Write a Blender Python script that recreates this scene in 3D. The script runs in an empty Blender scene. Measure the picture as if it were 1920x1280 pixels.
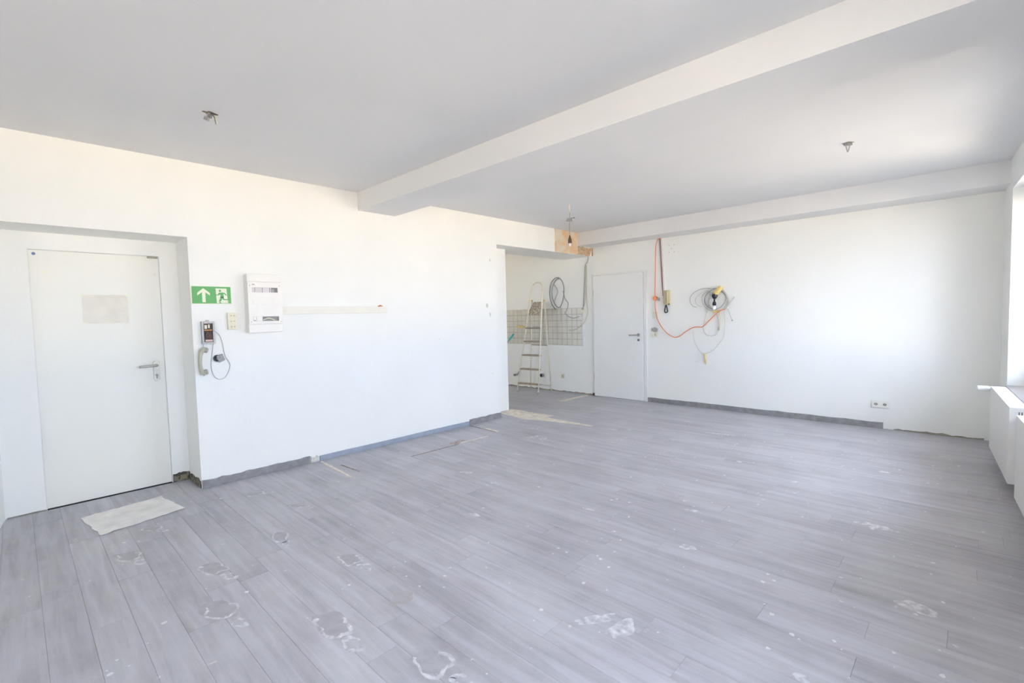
import bpy, bmesh, math, random
from mathutils import Vector, Matrix, noise as mnoise

random.seed(7)
scene = bpy.context.scene
COL = scene.collection
R = math.radians

# ------------------------------------------------------------------ camera
CAM = Vector((4.6045, 0.2137, 1.3746))
YAW, PITCH, ROLL = 0.765177, -0.053001, -0.024320
F_PX = 897.866
cd = bpy.data.cameras.new('camera')
cam = bpy.data.objects.new('camera', cd); COL.objects.link(cam)
_fwd = Vector((-math.sin(YAW)*math.cos(PITCH), math.cos(YAW)*math.cos(PITCH), math.sin(PITCH)))
_rt = Vector((math.cos(YAW), math.sin(YAW), 0)); _up = _rt.cross(_fwd)
_r = math.cos(ROLL)*_rt + math.sin(ROLL)*_up
_u = -math.sin(ROLL)*_rt + math.cos(ROLL)*_up
M = Matrix((( _r.x, _u.x, -_fwd.x, CAM.x), (_r.y, _u.y, -_fwd.y, CAM.y), (_r.z, _u.z, -_fwd.z, CAM.z), (0, 0, 0, 1)))
cam.matrix_world = M
cd.sensor_width = 36.0; cd.lens = F_PX/1920*36.0; cd.clip_start = 0.02; cd.clip_end = 200
scene.camera = cam

# ------------------------------------------------------------------ light
SKY_RGB, SKY_STRENGTH = (0.665, 0.785, 1.0), 8.0
SUN_ENERGY = 200.0
EXPOSURE = 0.91
w = bpy.data.worlds.new('sky'); scene.world = w; w.use_nodes = True
bg = w.node_tree.nodes['Background']
bg.inputs['Color'].default_value = (*SKY_RGB, 1); bg.inputs['Strength'].default_value = SKY_STRENGTH
sl = bpy.data.lights.new('sun', 'SUN'); sl.energy = SUN_ENERGY; sl.angle = R(0.6); sl.color = (1.0, 0.89, 0.74)
so = bpy.data.objects.new('sun', sl); COL.objects.link(so)
so.location = (-6, 2, 12)
so.rotation_euler = Vector((2.1, -0.30, -1.0)).to_track_quat('-Z', 'Y').to_euler()
scene.view_settings.view_transform = 'Standard'; scene.view_settings.look = 'None'
scene.view_settings.gamma = 1.0; scene.view_settings.exposure = EXPOSURE
scene.view_settings.use_curve_mapping = False
scene.cycles.max_bounces = 10; scene.cycles.diffuse_bounces = 8; scene.cycles.glossy_bounces = 3
scene.cycles.adaptive_threshold = 0.05
scene.cycles.transparent_max_bounces = 12
scene.cycles.caustics_reflective = False; scene.cycles.caustics_refractive = False

# ------------------------------------------------------------------ measures (metres)
H = 2.686            # ceiling
L = 6.976            # far wall plane y
SK = 0.06            # the window wall runs slightly out of square
def xw(y): return 4.86 + SK*(6.3 - y)
A = math.atan(SK)
def WT(p):           # window wall frame: (out of the room, along the wall, up)
    return Vector((xw(0) + p[0]*math.cos(A) - p[1]*math.sin(A), p[0]*math.sin(A) + p[1]*math.cos(A), p[2]))

# ------------------------------------------------------------------ mesh helpers
class MB:
    def __init__(s, xf=None): s.v = []; s.f = []; s.xf = xf
    def add(s, vs, fs):
        n = len(s.v); s.v += [tuple(p) for p in vs]; s.f += [tuple(i+n for i in f) for f in fs]; return s
    def box(s, x0, x1, y0, y1, z0, z1):
        vs = [(x, y, z) for z in (z0, z1) for y in (y0, y1) for x in (x0, x1)]
        return s.add(vs, [(0,2,3,1), (4,5,7,6), (0,1,5,4), (2,6,7,3), (0,4,6,2), (1,3,7,5)])
    def prism(s, poly, axis, a, b):
        # poly in the two other axes, extruded along axis from a to b
        n = len(poly)
        def P(p, t):
            return (t, p[0], p[1]) if axis == 0 else (p[0], t, p[1]) if axis == 1 else (p[0], p[1], t)
        vs = [P(p, a) for p in poly] + [P(p, b) for p in poly]
        fs = [tuple(range(n))[::-1], tuple(range(n, 2*n))] + [(i, (i+1) % n, n+(i+1) % n, n+i) for i in range(n)]
        return s.add(vs, fs)
    def tube(s, pts, r, seg=8, cap=True):
        pts = [Vector(p) for p in pts]; rs = r if isinstance(r, (list, tuple)) else [r]*len(pts)
        base = len(s.v); n = None
        for i, p in enumerate(pts):
            t = (pts[min(i+1, len(pts)-1)] - pts[max(i-1, 0)]).normalized()
            if n is None:
                n = t.orthogonal().normalized()
            else:
                n = (n - t*n.dot(t));  n = n.normalized() if n.length > 1e-6 else t.orthogonal().normalized()
            b = t.cross(n)
            for k in range(seg):
                a = 2*math.pi*k/seg
                s.v.append(tuple(p + (n*math.cos(a) + b*math.sin(a))*rs[i]))
        for i in range(len(pts)-1):
            for k in range(seg):
                a0 = base+i*seg+k; a1 = base+i*seg+(k+1) % seg
                s.f.append((a0, a1, a1+seg, a0+seg))
        if cap:
            s.f.append(tuple(base+k for k in range(seg))[::-1])
            s.f.append(tuple(base+(len(pts)-1)*seg+k for k in range(seg)))
        return s
    def cyl(s, p0, p1, r, seg=16): return s.tube([p0, p1], r, seg)
    def ball(s, c, r, seg=10, rings=6, sc=(1, 1, 1)):
        b = len(s.v); c = Vector(c)
        for i in range(1, rings):
            th = math.pi*i/rings
            for k in range(seg):
                ph = 2*math.pi*k/seg
                s.v.append((c.x+r*sc[0]*math.sin(th)*math.cos(ph), c.y+r*sc[1]*math.sin(th)*math.sin(ph), c.z+r*sc[2]*math.cos(th)))
        t = len(s.v); s.v.append((c.x, c.y, c.z+r*sc[2])); s.v.append((c.x, c.y, c.z-r*sc[2]))
        for i in range(rings-2):
            for k in range(seg):
                a = b+i*seg+k; a2 = b+i*seg+(k+1) % seg
                s.f.append((a, a+seg, a2+seg, a2))
        for k in range(seg):
            s.f.append((t, b+k, b+(k+1) % seg)); q = b+(rings-2)*seg
            s.f.append((t+1, q+(k+1) % seg, q+k))
        return s

WORLD = {}           # world location of every parent
def obj(name, mb, mat, parent=None, loc=None, bevel=0, smooth=False, seg=2, kind=None):
    o0 = WORLD.get(parent.name, Vector()) if parent else Vector(loc or (0, 0, 0))
    vs = [(mb.xf(v) if mb.xf else Vector(v)) - o0 for v in mb.v]
    me = bpy.data.meshes.new(name); me.from_pydata([tuple(v) for v in vs], [], mb.f)
    bm = bmesh.new(); bm.from_mesh(me)
    bmesh.ops.recalc_face_normals(bm, faces=bm.faces)
    if bevel:
        es = [e for e in bm.edges if len(e.link_faces) == 2 and e.calc_face_angle(0) > 0.6]
        bmesh.ops.bevel(bm, geom=es, offset=bevel, segments=seg, affect='EDGES', profile=0.6, clamp_overlap=True)
    bm.to_mesh(me); bm.free()
    if smooth:
        for p in me.polygons: p.use_smooth = True
    me.materials.append(mat)
    o = bpy.data.objects.new(name, me); COL.objects.link(o)
    if parent: o.parent = parent
    else: o.location = o0
    WORLD[o.name] = o0
    if kind: o['kind'] = kind
    return o
def tag(o, label, cat, group=None):
    o['label'] = label; o['category'] = cat
    if group: o['group'] = group
    return o
def thing(name, label, cat, loc, group=None):
    o = bpy.data.objects.new(name, None); COL.objects.link(o); o.location = loc
    o.empty_display_size = 0.05; WORLD[o.name] = Vector(loc)
    return tag(o, label, cat, group)
def struct(name, mb, mat, label=None, loc=None, bevel=0):
    o = obj(name, mb, mat, loc=loc, bevel=bevel, kind='structure')
    if label: o['label'] = label
    return o
def struct_empty(name, label, loc):
    o = bpy.data.objects.new(name, None); COL.objects.link(o); o.location = loc
    o['kind'] = 'structure'; o['label'] = label; WORLD[o.name] = Vector(loc); return o
def spline(pts, n=6, closed=False):
    P = [Vector(p) for p in pts]; out = []; m = len(P)
    for i in range(m if closed else m-1):
        g = (lambda k: P[k % m]) if closed else (lambda k: P[min(max(k, 0), m-1)])
        a, b, c, d = g(i-1), g(i), g(i+1), g(i+2)
        for k in range(n):
            t = k/n
            out.append(0.5*((2*b) + (c-a)*t + (2*a-5*b+4*c-d)*t*t + (3*b-a-3*c+d)*t**3))
    out.append(P[0] if closed else P[-1]); return out

# ------------------------------------------------------------------ materials
def newmat(name):
    m = bpy.data.materials.new(name); m.use_nodes = True
    return m, m.node_tree.nodes, m.node_tree.links, m.node_tree.nodes['Principled BSDF']
def N(ns, typ, **kw):
    n = ns.new(typ)
    for k, v in kw.items(): setattr(n, k, v)
    return n
def mat_plain(name, rgb, rough=0.5, metal=0.0, var=0.06, scale=9.0, bump=0.0, bscale=60.0, spec=0.5, obj_space=False):
    m, ns, ln, b = newmat(name)
    geo = N(ns, 'ShaderNodeNewGeometry'); tc = N(ns, 'ShaderNodeTexCoord')
    src = tc.outputs['Object'] if obj_space else geo.outputs['Position']
    no = N(ns, 'ShaderNodeTexNoise'); no.inputs['Scale'].default_value = scale; no.inputs['Detail'].default_value = 4
    ln.new(src, no.inputs['Vector'])
    ra = N(ns, 'ShaderNodeValToRGB')
    ra.color_ramp.elements[0].position = 0.3; ra.color_ramp.elements[1].position = 0.7
    ra.color_ramp.elements[0].color = (*[c*(1-var) for c in rgb], 1)
    ra.color_ramp.elements[1].color = (*[min(1, c*(1+var*0.5)) for c in rgb], 1)
    ln.new(no.outputs['Fac'], ra.inputs['Fac']); ln.new(ra.outputs['Color'], b.inputs['Base Color'])
    b.inputs['Roughness'].default_value = rough; b.inputs['Metallic'].default_value = metal
    b.inputs['Specular IOR Level'].default_value = spec
    if bump:
        n2 = N(ns, 'ShaderNodeTexNoise'); n2.inputs['Scale'].default_value = bscale; n2.inputs['Detail'].default_value = 3
        ln.new(src, n2.inputs['Vector'])
        bu = N(ns, 'ShaderNodeBump'); bu.inputs['Strength'].default_value = bump; bu.inputs['Distance'].default_value = 0.004
        ln.new(n2.outputs['Fac'], bu.inputs['Height']); ln.new(bu.outputs['Normal'], b.inputs['Normal'])
    return m
def mat_paint(name, rgb, rough=0.7, bump=0.12, scuff=(0.70, 0.66, 0.56), amount=0.10, spec=0.25):
    """old emulsion paint: fine roller texture, broad mottling, a few rubbed scuffs"""
    m, ns, ln, b = newmat(name)
    geo = N(ns, 'ShaderNodeNewGeometry')
    big = N(ns, 'ShaderNodeTexNoise'); big.inputs['Scale'].default_value = 1.3; big.inputs['Detail'].default_value = 5
    sc = N(ns, 'ShaderNodeTexNoise'); sc.inputs['Scale'].default_value = 5.5; sc.inputs['Detail'].default_value = 8; sc.inputs['Roughness'].default_value = 0.65
    fine = N(ns, 'ShaderNodeTexNoise'); fine.inputs['Scale'].default_value = 140; fine.inputs['Detail'].default_value = 2
    for t in (big, sc, fine): ln.new(geo.outputs['Position'], t.inputs['Vector'])
    r1 = N(ns, 'ShaderNodeValToRGB'); r1.color_ramp.elements[0].position = 0.35; r1.color_ramp.elements[1].position = 0.65
    r1.color_ramp.elements[0].color = (*[c*0.972 for c in rgb], 1); r1.color_ramp.elements[1].color = (*rgb, 1)
    ln.new(big.outputs['Fac'], r1.inputs['Fac'])
    r2 = N(ns, 'ShaderNodeValToRGB'); r2.color_ramp.elements[0].position = 0.66; r2.color_ramp.elements[1].position = 0.80
    r2.color_ramp.elements[0].color = (0, 0, 0, 1); r2.color_ramp.elements[1].color = (amount, amount, amount, 1)
    ln.new(sc.outputs['Fac'], r2.inputs['Fac'])
    mx = N(ns, 'ShaderNodeMix', data_type='RGBA'); ln.new(r2.outputs['Color'], mx.inputs['Factor'])
    ln.new(r1.outputs['Color'], mx.inputs['A']); mx.inputs['B'].default_value = (*scuff, 1)
    ln.new(mx.outputs['Result'], b.inputs['Base Color'])
    bu = N(ns, 'ShaderNodeBump'); bu.inputs['Strength'].default_value = bump; bu.inputs['Distance'].default_value = 0.003
    ln.new(fine.outputs['Fac'], bu.inputs['Height'])
    b2 = N(ns, 'ShaderNodeBump'); b2.inputs['Strength'].default_value = bump*1.2; b2.inputs['Distance'].default_value = 0.02
    ln.new(sc.outputs['Fac'], b2.inputs['Height']); ln.new(bu.outputs['Normal'], b2.inputs['Normal'])
    ln.new(b2.outputs['Normal'], b.inputs['Normal'])
    b.inputs['Roughness'].default_value = rough; b.inputs['Specular IOR Level'].default_value = spec
    return m
def mat_plank():
    m, ns, ln, b = newmat('grey_laminate')
    geo = N(ns, 'ShaderNodeNewGeometry'); tc = N(ns, 'ShaderNodeTexCoord'); oi = N(ns, 'ShaderNodeObjectInfo')
    # grain: object coordinates stretched along the board, shifted per board
    mp = N(ns, 'ShaderNodeMapping'); mp.inputs['Scale'].default_value = (1.1, 13.0, 1.0)
    mu = N(ns, 'ShaderNodeMath', operation='MULTIPLY'); mu.inputs[1].default_value = 57.0
    ln.new(oi.outputs['Random'], mu.inputs[0])
    cx = N(ns, 'ShaderNodeCombineXYZ'); ln.new(mu.outputs[0], cx.inputs['X']); ln.new(mu.outputs[0], cx.inputs['Z'])
    va = N(ns, 'ShaderNodeVectorMath', operation='ADD')
    ln.new(tc.outputs['Object'], mp.inputs['Vector']); ln.new(mp.outputs['Vector'], va.inputs[0]); ln.new(cx.outputs['Vector'], va.inputs[1])
    g = N(ns, 'ShaderNodeTexNoise'); g.inputs['Scale'].default_value = 1.6; g.inputs['Detail'].default_value = 6; g.inputs['Roughness'].default_value = 0.62
    g.inputs['Distortion'].default_value = 0.5
    ln.new(va.outputs['Vector'], g.inputs['Vector'])
    gr = N(ns, 'ShaderNodeValToRGB'); e = gr.color_ramp.elements
    e[0].position = 0.28; e[0].color = (0.330, 0.315, 0.335, 1)
    e[1].position = 0.72; e[1].color = (0.505, 0.500, 0.545, 1)
    mid = gr.color_ramp.elements.new(0.5); mid.color = (0.420, 0.410, 0.440, 1)
    ln.new(g.outputs['Fac'], gr.inputs['Fac'])
    # tone per board
    tr = N(ns, 'ShaderNodeMapRange'); tr.inputs['To Min'].default_value = 0.90; tr.inputs['To Max'].default_value = 1.07
    ln.new(oi.outputs['Random'], tr.inputs['Value'])
    tm = N(ns, 'ShaderNodeMix', data_type='RGBA', blend_type='MULTIPLY'); tm.inputs['Factor'].default_value = 1
    ln.new(gr.outputs['Color'], tm.inputs['A']); ln.new(tr.outputs['Result'], tm.inputs['B'])
    # plaster dust film and grime (shapes of their own, in room coordinates)
    d1 = N(ns, 'ShaderNodeTexNoise'); d1.inputs['Scale'].default_value = 1.5; d1.inputs['Detail'].default_value = 9; d1.inputs['Roughness'].default_value = 0.68
    ln.new(geo.outputs['Position'], d1.inputs['Vector'])
    dr = N(ns, 'ShaderNodeValToRGB'); dr.color_ramp.elements[0].position = 0.42; dr.color_ramp.elements[1].position = 0.78
    dr.color_ramp.elements[0].color = (0.02, 0.02, 0.02, 1); dr.color_ramp.elements[1].color = (0.62, 0.62, 0.62, 1)
    ln.new(d1.outputs['Fac'], dr.inputs['Fac'])
    m1 = N(ns, 'ShaderNodeMix', data_type='RGBA'); ln.new(dr.outputs['Color'], m1.inputs['Factor'])
    ln.new(tm.outputs['Result'], m1.inputs['A']); m1.inputs['B'].default_value = (0.60, 0.60, 0.62, 1)
    # specks
    v = N(ns, 'ShaderNodeTexVoronoi'); v.inputs['Scale'].default_value = 7.0; v.inputs['Randomness'].default_value = 1.0
    nz = N(ns, 'ShaderNodeTexNoise'); nz.inputs['Scale'].default_value = 30; nz.inputs['Detail'].default_value = 3
    ln.new(geo.outputs['Position'], nz.inputs['Vector'])
    vm = N(ns, 'ShaderNodeVectorMath', operation='MULTIPLY_ADD'); vm.inputs[1].default_value = (0.06, 0.06, 0.06)
    ln.new(nz.outputs['Color'], vm.inputs[0]); ln.new(geo.outputs['Position'], vm.inputs[2]); ln.new(vm.outputs['Vector'], v.inputs['Vector'])
    sr = N(ns, 'ShaderNodeValToRGB'); sr.color_ramp.elements[0].position = 0.035; sr.color_ramp.elements[1].position = 0.075
    sr.color_ramp.elements[0].color = (0.75, 0.75, 0.75, 1); sr.color_ramp.elements[1].color = (0, 0, 0, 1)
    ln.new(v.outputs['Distance'], sr.inputs['Fac'])
    m2 = N(ns, 'ShaderNodeMix', data_type='RGBA'); ln.new(sr.outputs['Color'], m2.inputs['Factor'])
    ln.new(m1.outputs['Result'], m2.inputs['A']); m2.inputs['B'].default_value = (0.70, 0.70, 0.70, 1)
    ln.new(m2.outputs['Result'], b.inputs['Base Color'])
    rr = N(ns, 'ShaderNodeMapRange'); rr.inputs['To Min'].default_value = 0.34; rr.inputs['To Max'].default_value = 0.56
    ln.new(d1.outputs['Fac'], rr.inputs['Value']); ln.new(rr.outputs['Result'], b.inputs['Roughness'])
    bu = N(ns, 'ShaderNodeBump'); bu.inputs['Strength'].default_value = 0.10; bu.inputs['Distance'].default_value = 0.002
    ln.new(g.outputs['Fac'], bu.inputs['Height']); ln.new(bu.outputs['Normal'], b.inputs['Normal'])
    b.inputs['Specular IOR Level'].default_value = 0.45
    return m
def mat_glass():
    m, ns, ln, b = newmat('window_glass'); ns.remove(b)
    out = [n for n in ns if n.type == 'OUTPUT_MATERIAL'][0]
    t = N(ns, 'ShaderNodeBsdfTransparent'); t.inputs['Color'].default_value = (0.97, 0.97, 0.97, 1)
    g = N(ns, 'ShaderNodeBsdfGlossy'); g.inputs['Roughness'].default_value = 0.02
    lw = N(ns, 'ShaderNodeLayerWeight'); lw.inputs['Blend'].default_value = 0.15
    mr = N(ns, 'ShaderNodeMapRange'); mr.inputs['To Min'].default_value = 0.04; mr.inputs['To Max'].default_value = 0.6
    ln.new(lw.outputs['Fresnel'], mr.inputs['Value'])
    mx = N(ns, 'ShaderNodeMixShader'); ln.new(mr.outputs['Result'], mx.inputs['Fac'])
    ln.new(t.outputs[0], mx.inputs[1]); ln.new(g.outputs[0], mx.inputs[2]); ln.new(mx.outputs[0], out.inputs['Surface'])
    return m
def mat_stain_shade(name, rgb, lo=0.42, hi=0.62, scale=26.0, maxa=0.9, under=(0.42, 0.41, 0.44)):
    """dried-on mark or painted shadow spot: solid where thick, the surface below showing where it is thin"""
    m, ns, ln, b = newmat(name)
    geo = N(ns, 'ShaderNodeNewGeometry'); no = N(ns, 'ShaderNodeTexNoise'); no.inputs['Scale'].default_value = scale; no.inputs['Detail'].default_value = 5
    ln.new(geo.outputs['Position'], no.inputs['Vector'])
    mr = N(ns, 'ShaderNodeMapRange'); mr.inputs['From Min'].default_value = lo; mr.inputs['From Max'].default_value = hi; mr.inputs['To Max'].default_value = maxa
    ln.new(no.outputs['Fac'], mr.inputs['Value'])
    mx = N(ns, 'ShaderNodeMix', data_type='RGBA'); ln.new(mr.outputs['Result'], mx.inputs['Factor'])
    mx.inputs['A'].default_value = (*under, 1); mx.inputs['B'].default_value = (*rgb, 1)
    ln.new(mx.outputs['Result'], b.inputs['Base Color']); b.inputs['Roughness'].default_value = 0.5
    return m
def mat_raw(name, a, c, scale=7.0):
    """bare plaster showing two coats"""
    m, ns, ln, b = newmat(name)
    geo = N(ns, 'ShaderNodeNewGeometry'); no = N(ns, 'ShaderNodeTexNoise'); no.inputs['Scale'].default_value = scale; no.inputs['Detail'].default_value = 6
    ln.new(geo.outputs['Position'], no.inputs['Vector'])
    r = N(ns, 'ShaderNodeValToRGB'); r.color_ramp.elements[0].position = 0.44; r.color_ramp.elements[1].position = 0.56
    r.color_ramp.elements[0].color = (*a, 1); r.color_ramp.elements[1].color = (*c, 1)
    ln.new(no.outputs['Fac'], r.inputs['Fac']); ln.new(r.outputs['Color'], b.inputs['Base Color'])
    bu = N(ns, 'ShaderNodeBump'); bu.inputs['Strength'].default_value = 0.5; bu.inputs['Distance'].default_value = 0.004
    ln.new(no.outputs['Fac'], bu.inputs['Height']); ln.new(bu.outputs['Normal'], b.inputs['Normal'])
    b.inputs['Roughness'].default_value = 0.9
    return m

WALL = mat_paint('white_wall_paint', (0.895, 0.893, 0.853))
CEIL = mat_paint('white_ceiling_paint', (0.80, 0.795, 0.79), rough=0.85, bump=0.06, amount=0.05)
PLANK = mat_plank()
SCREED = mat_plain('bare_screed', (0.78, 0.72, 0.62), 0.9, var=0.22, scale=14, bump=0.3)
SLAB = mat_plain('screed_slab', (0.12, 0.115, 0.11), 0.9, var=0.2, scale=8)
BASE_GREY = mat_plain('grey_skirting', (0.30, 0.29, 0.29), 0.5, var=0.22, scale=18)
BASE_BLUE = mat_plain('blue_grey_skirting', (0.33, 0.37, 0.44), 0.55, var=0.10, scale=12)
PLASTER = mat_plain('crumbly_plaster', (0.68, 0.66, 0.58), 0.9, var=0.25, scale=40, bump=0.5)
RAW = mat_raw('bare_plaster', (0.72, 0.49, 0.30), (0.70, 0.63, 0.50), 6.0)
RAW2 = mat_raw('bare_brickwork', (0.50, 0.33, 0.19), (0.58, 0.46, 0.33), 22.0)
DARK_SCAR = mat_raw('dark_scar', (0.10, 0.085, 0.06), (0.26, 0.23, 0.16), 30.0)
DOOR_CREAM = mat_paint('cream_steel_door_paint', (0.84, 0.83, 0.76), rough=0.42, bump=0.02, scuff=(0.58, 0.54, 0.42), amount=0.22, spec=0.5)
DOOR_WHITE = mat_paint('white_door_paint', (0.87, 0.87, 0.845), rough=0.45, bump=0.015, amount=0.05, spec=0.5)
FRAME_WHITE = mat_paint('white_frame_paint', (0.84, 0.83, 0.80), rough=0.45, bump=0.02, amount=0.05, spec=0.5)
STEEL = mat_plain('brushed_steel', (0.46, 0.44, 0.39), 0.42, metal=0.8, var=0.12, scale=40)
DARK_STEEL = mat_plain('dark_steel', (0.22, 0.21, 0.20), 0.45, metal=0.7)
WHITE_PLASTIC = mat_plain('white_plastic', (0.84, 0.82, 0.77), 0.38, var=0.03)
CREAM_PLASTIC = mat_plain('cream_plastic', (0.78, 0.74, 0.58), 0.4, var=0.05, scale=30)
BEIGE_PLASTIC = mat_plain('aged_beige_plastic', (0.62, 0.55, 0.34), 0.45, var=0.14, scale=40)
KHAKI_PLASTIC = mat_plain('khaki_handset_plastic', (0.50, 0.475, 0.37), 0.42, var=0.08, scale=30)
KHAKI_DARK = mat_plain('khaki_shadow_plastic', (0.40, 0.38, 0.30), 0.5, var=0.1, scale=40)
GREY_METAL = mat_plain('zinc_plate', (0.42, 0.41, 0.40), 0.45, metal=0.4, var=0.25, scale=60)
GREY_PLASTIC = mat_plain('grey_plastic', (0.36, 0.355, 0.34), 0.5, var=0.12, scale=60)
BLACK_PLASTIC = mat_plain('black_plastic', (0.025, 0.024, 0.024), 0.4, var=0.2)
BROWN_BOARD = mat_plain('brown_circuit_board', (0.13, 0.075, 0.05), 0.6, var=0.5, scale=90)
COPPER = mat_plain('copper_winding', (0.55, 0.25, 0.10), 0.4, metal=0.4, var=0.25, scale=120)
CABLE_GREY = mat_plain('grey_cable', (0.44, 0.44, 0.41), 0.55)
CABLE_DARK = mat_plain('dark_grey_cable', (0.26, 0.26, 0.25), 0.55)
CABLE_PALE = mat_plain('pale_cable', (0.58, 0.56, 0.46), 0.55)
CABLE_ORANGE = mat_plain('orange_cable', (0.86, 0.30, 0.13), 0.45, var=0.08)
CABLE_RED = mat_plain('dark_red_cable', (0.42, 0.10, 0.07), 0.5)
YELLOW_PLASTIC = mat_plain('yellowed_plastic', (0.78, 0.60, 0.22), 0.45, var=0.12, scale=40)
GREEN = mat_plain('exit_sign_green', (0.13, 0.43, 0.13), 0.5, var=0.04)
GLOW_WHITE = mat_plain('exit_sign_pale', (0.82, 0.84, 0.66), 0.5, var=0.02)
LADDER_WHITE = mat_plain('cream_painted_tube', (0.80, 0.75, 0.62), 0.4, var=0.10, scale=20)
LADDER_STEP = mat_plain('worn_brown_step', (0.38, 0.31, 0.22), 0.7, var=0.25, scale=40)
SPATTER = mat_raw('spattered_platform', (0.33, 0.27, 0.19), (0.58, 0.52, 0.43), 38.0)
TILE = mat_plain('pale_glazed_tile', (0.66, 0.63, 0.54), 0.3, var=0.07, scale=5)
GROUT = mat_plain('dark_grout', (0.34, 0.315, 0.26), 0.9, var=0.2, scale=20)
PAPER = mat_plain('grey_white_board', (0.80, 0.785, 0.75), 0.85, var=0.12, scale=9, bump=0.25, bscale=30)
TAPE = mat_plain('tape_residue', (0.79, 0.755, 0.665), 0.55, var=0.06, scale=12)
BLUE_DOT = mat_plain('blue_sticker', (0.16, 0.26, 0.42), 0.5)
TEAL = mat_plain('teal_plastic', (0.05, 0.42, 0.38), 0.4)
RAD = mat_plain('radiator_enamel', (0.80, 0.79, 0.75), 0.3, var=0.02)
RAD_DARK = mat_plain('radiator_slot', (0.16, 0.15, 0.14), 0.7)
CHROME = mat_plain('chrome', (0.75, 0.75, 0.77), 0.2, metal=1.0, var=0.05)
SILL = mat_plain('speckled_stone_sill', (0.36, 0.33, 0.33), 0.3, var=0.25, scale=60)
UPVC = mat_plain('white_window_plastic', (0.86, 0.86, 0.85), 0.35, var=0.02)
GLASS = mat_glass()
BULB = mat_plain('clear_bulb_cap', (0.80, 0.80, 0.78), 0.15, var=0.02)
SMEAR = mat_stain_shade('plaster_smear', (0.80, 0.80, 0.80), 0.36, 0.70, 30.0, 0.85)
SMEAR_DARK = mat_stain_shade('dirty_footprint', (0.31, 0.30, 0.305), 0.38, 0.75, 18.0, 0.7)
RUST = mat_stain_shade('rust_stain', (0.34, 0.15, 0.05), 0.38, 0.62, 22.0, 0.9)
SPECK = mat_plain('paint_speck', (0.72, 0.72, 0.71), 0.8, var=0.1)
GROUND = mat_plain('pale_paving', (0.31, 0.284, 0.245), 0.9, var=0.15, scale=0.8)
RENDER = mat_plain('warm_facade_render', (0.66, 0.58, 0.44), 0.9, var=0.06, scale=0.6)

# ------------------------------------------------------------------ room shell
WT_X = -0.60         # back of the thick left wall
D = -0.39            # back plane of the door niche
m = MB()
m.prism([(WT_X, -2.6), (0, -2.6), (0, 0.055), (D, 0.105), (WT_X, 0.105)], 2, 0, H)
m.prism([(WT_X, 0.105), (D, 0.105), (0, 0.055), (0, 1.235), (WT_X, 1.235)], 2, 2.078, H)
m.box(WT_X, D, 0.105, 0.319, 0, 2.078); m.box(WT_X, D, 1.11, 1.235, 0, 2.078); m.box(WT_X, D, 0.319, 1.11, 1.955, 2.078)
m.box(WT_X, 0, 1.235, 4.752, 0, H)
m.box(WT_X, 0, 4.752, L, 2.337, H)
m.box(WT_X, -0.28, 4.752, 5.20, 0, 2.337)
wall_left = struct('wall_left', m, WALL, 'white painted wall with deep door niche and wide kitchen opening')

m = MB(); m.box(-3.4, 5.4, L, L+0.3, 0, H)
wall_far = struct('wall_far', m, WALL, 'long white end wall behind the door and ladder')

ADDED_BW = (3.45, 4.80)  # unseen rear window, added to brighten the beam and end wall
m = MB(); m.box(-0.6, ADDED_BW[0], -2.9, -2.6, 0, H); m.box(ADDED_BW[1], 5.8, -2.9, -2.6, 0, H)
m.box(ADDED_BW[0], ADDED_BW[1], -2.9, -2.6, 0, 0.605); m.box(ADDED_BW[0], ADDED_BW[1], -2.9, -2.6, 2.405, H)
wall_back = struct('wall_back', m, WALL, 'white wall behind the viewer')
ADDED_AW = (-2.75, -2.10)  # unseen window, added to lighten the alcove wall
m = MB(); m.box(-3.4, -3.1, 3.9, L, 0, H); m.box(-3.1, ADDED_AW[0], 3.9, 4.2, 0, H); m.box(ADDED_AW[1], WT_X, 3.9, 4.2, 0, H)
m.box(ADDED_AW[0], ADDED_AW[1], 3.9, 4.2, 0, 0.605); m.box(ADDED_AW[0], ADDED_AW[1], 3.9, 4.2, 2.405, H)
struct('wall_alcove', m, WALL, 'white walls enclosing the kitchen alcove')

m = MB(); m.box(-1.9, -1.7, -0.6, 2.0, 0, H); m.box(-1.7, WT_X, -0.6, -0.4, 0, H); m.box(-1.7, WT_X, 1.8, 2.0, 0, H)
struct('wall_light_block', m, WALL, 'unseen walls added behind the steel door to block sunlight')  # put in out of view so sunlight cannot leak under the door

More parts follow.
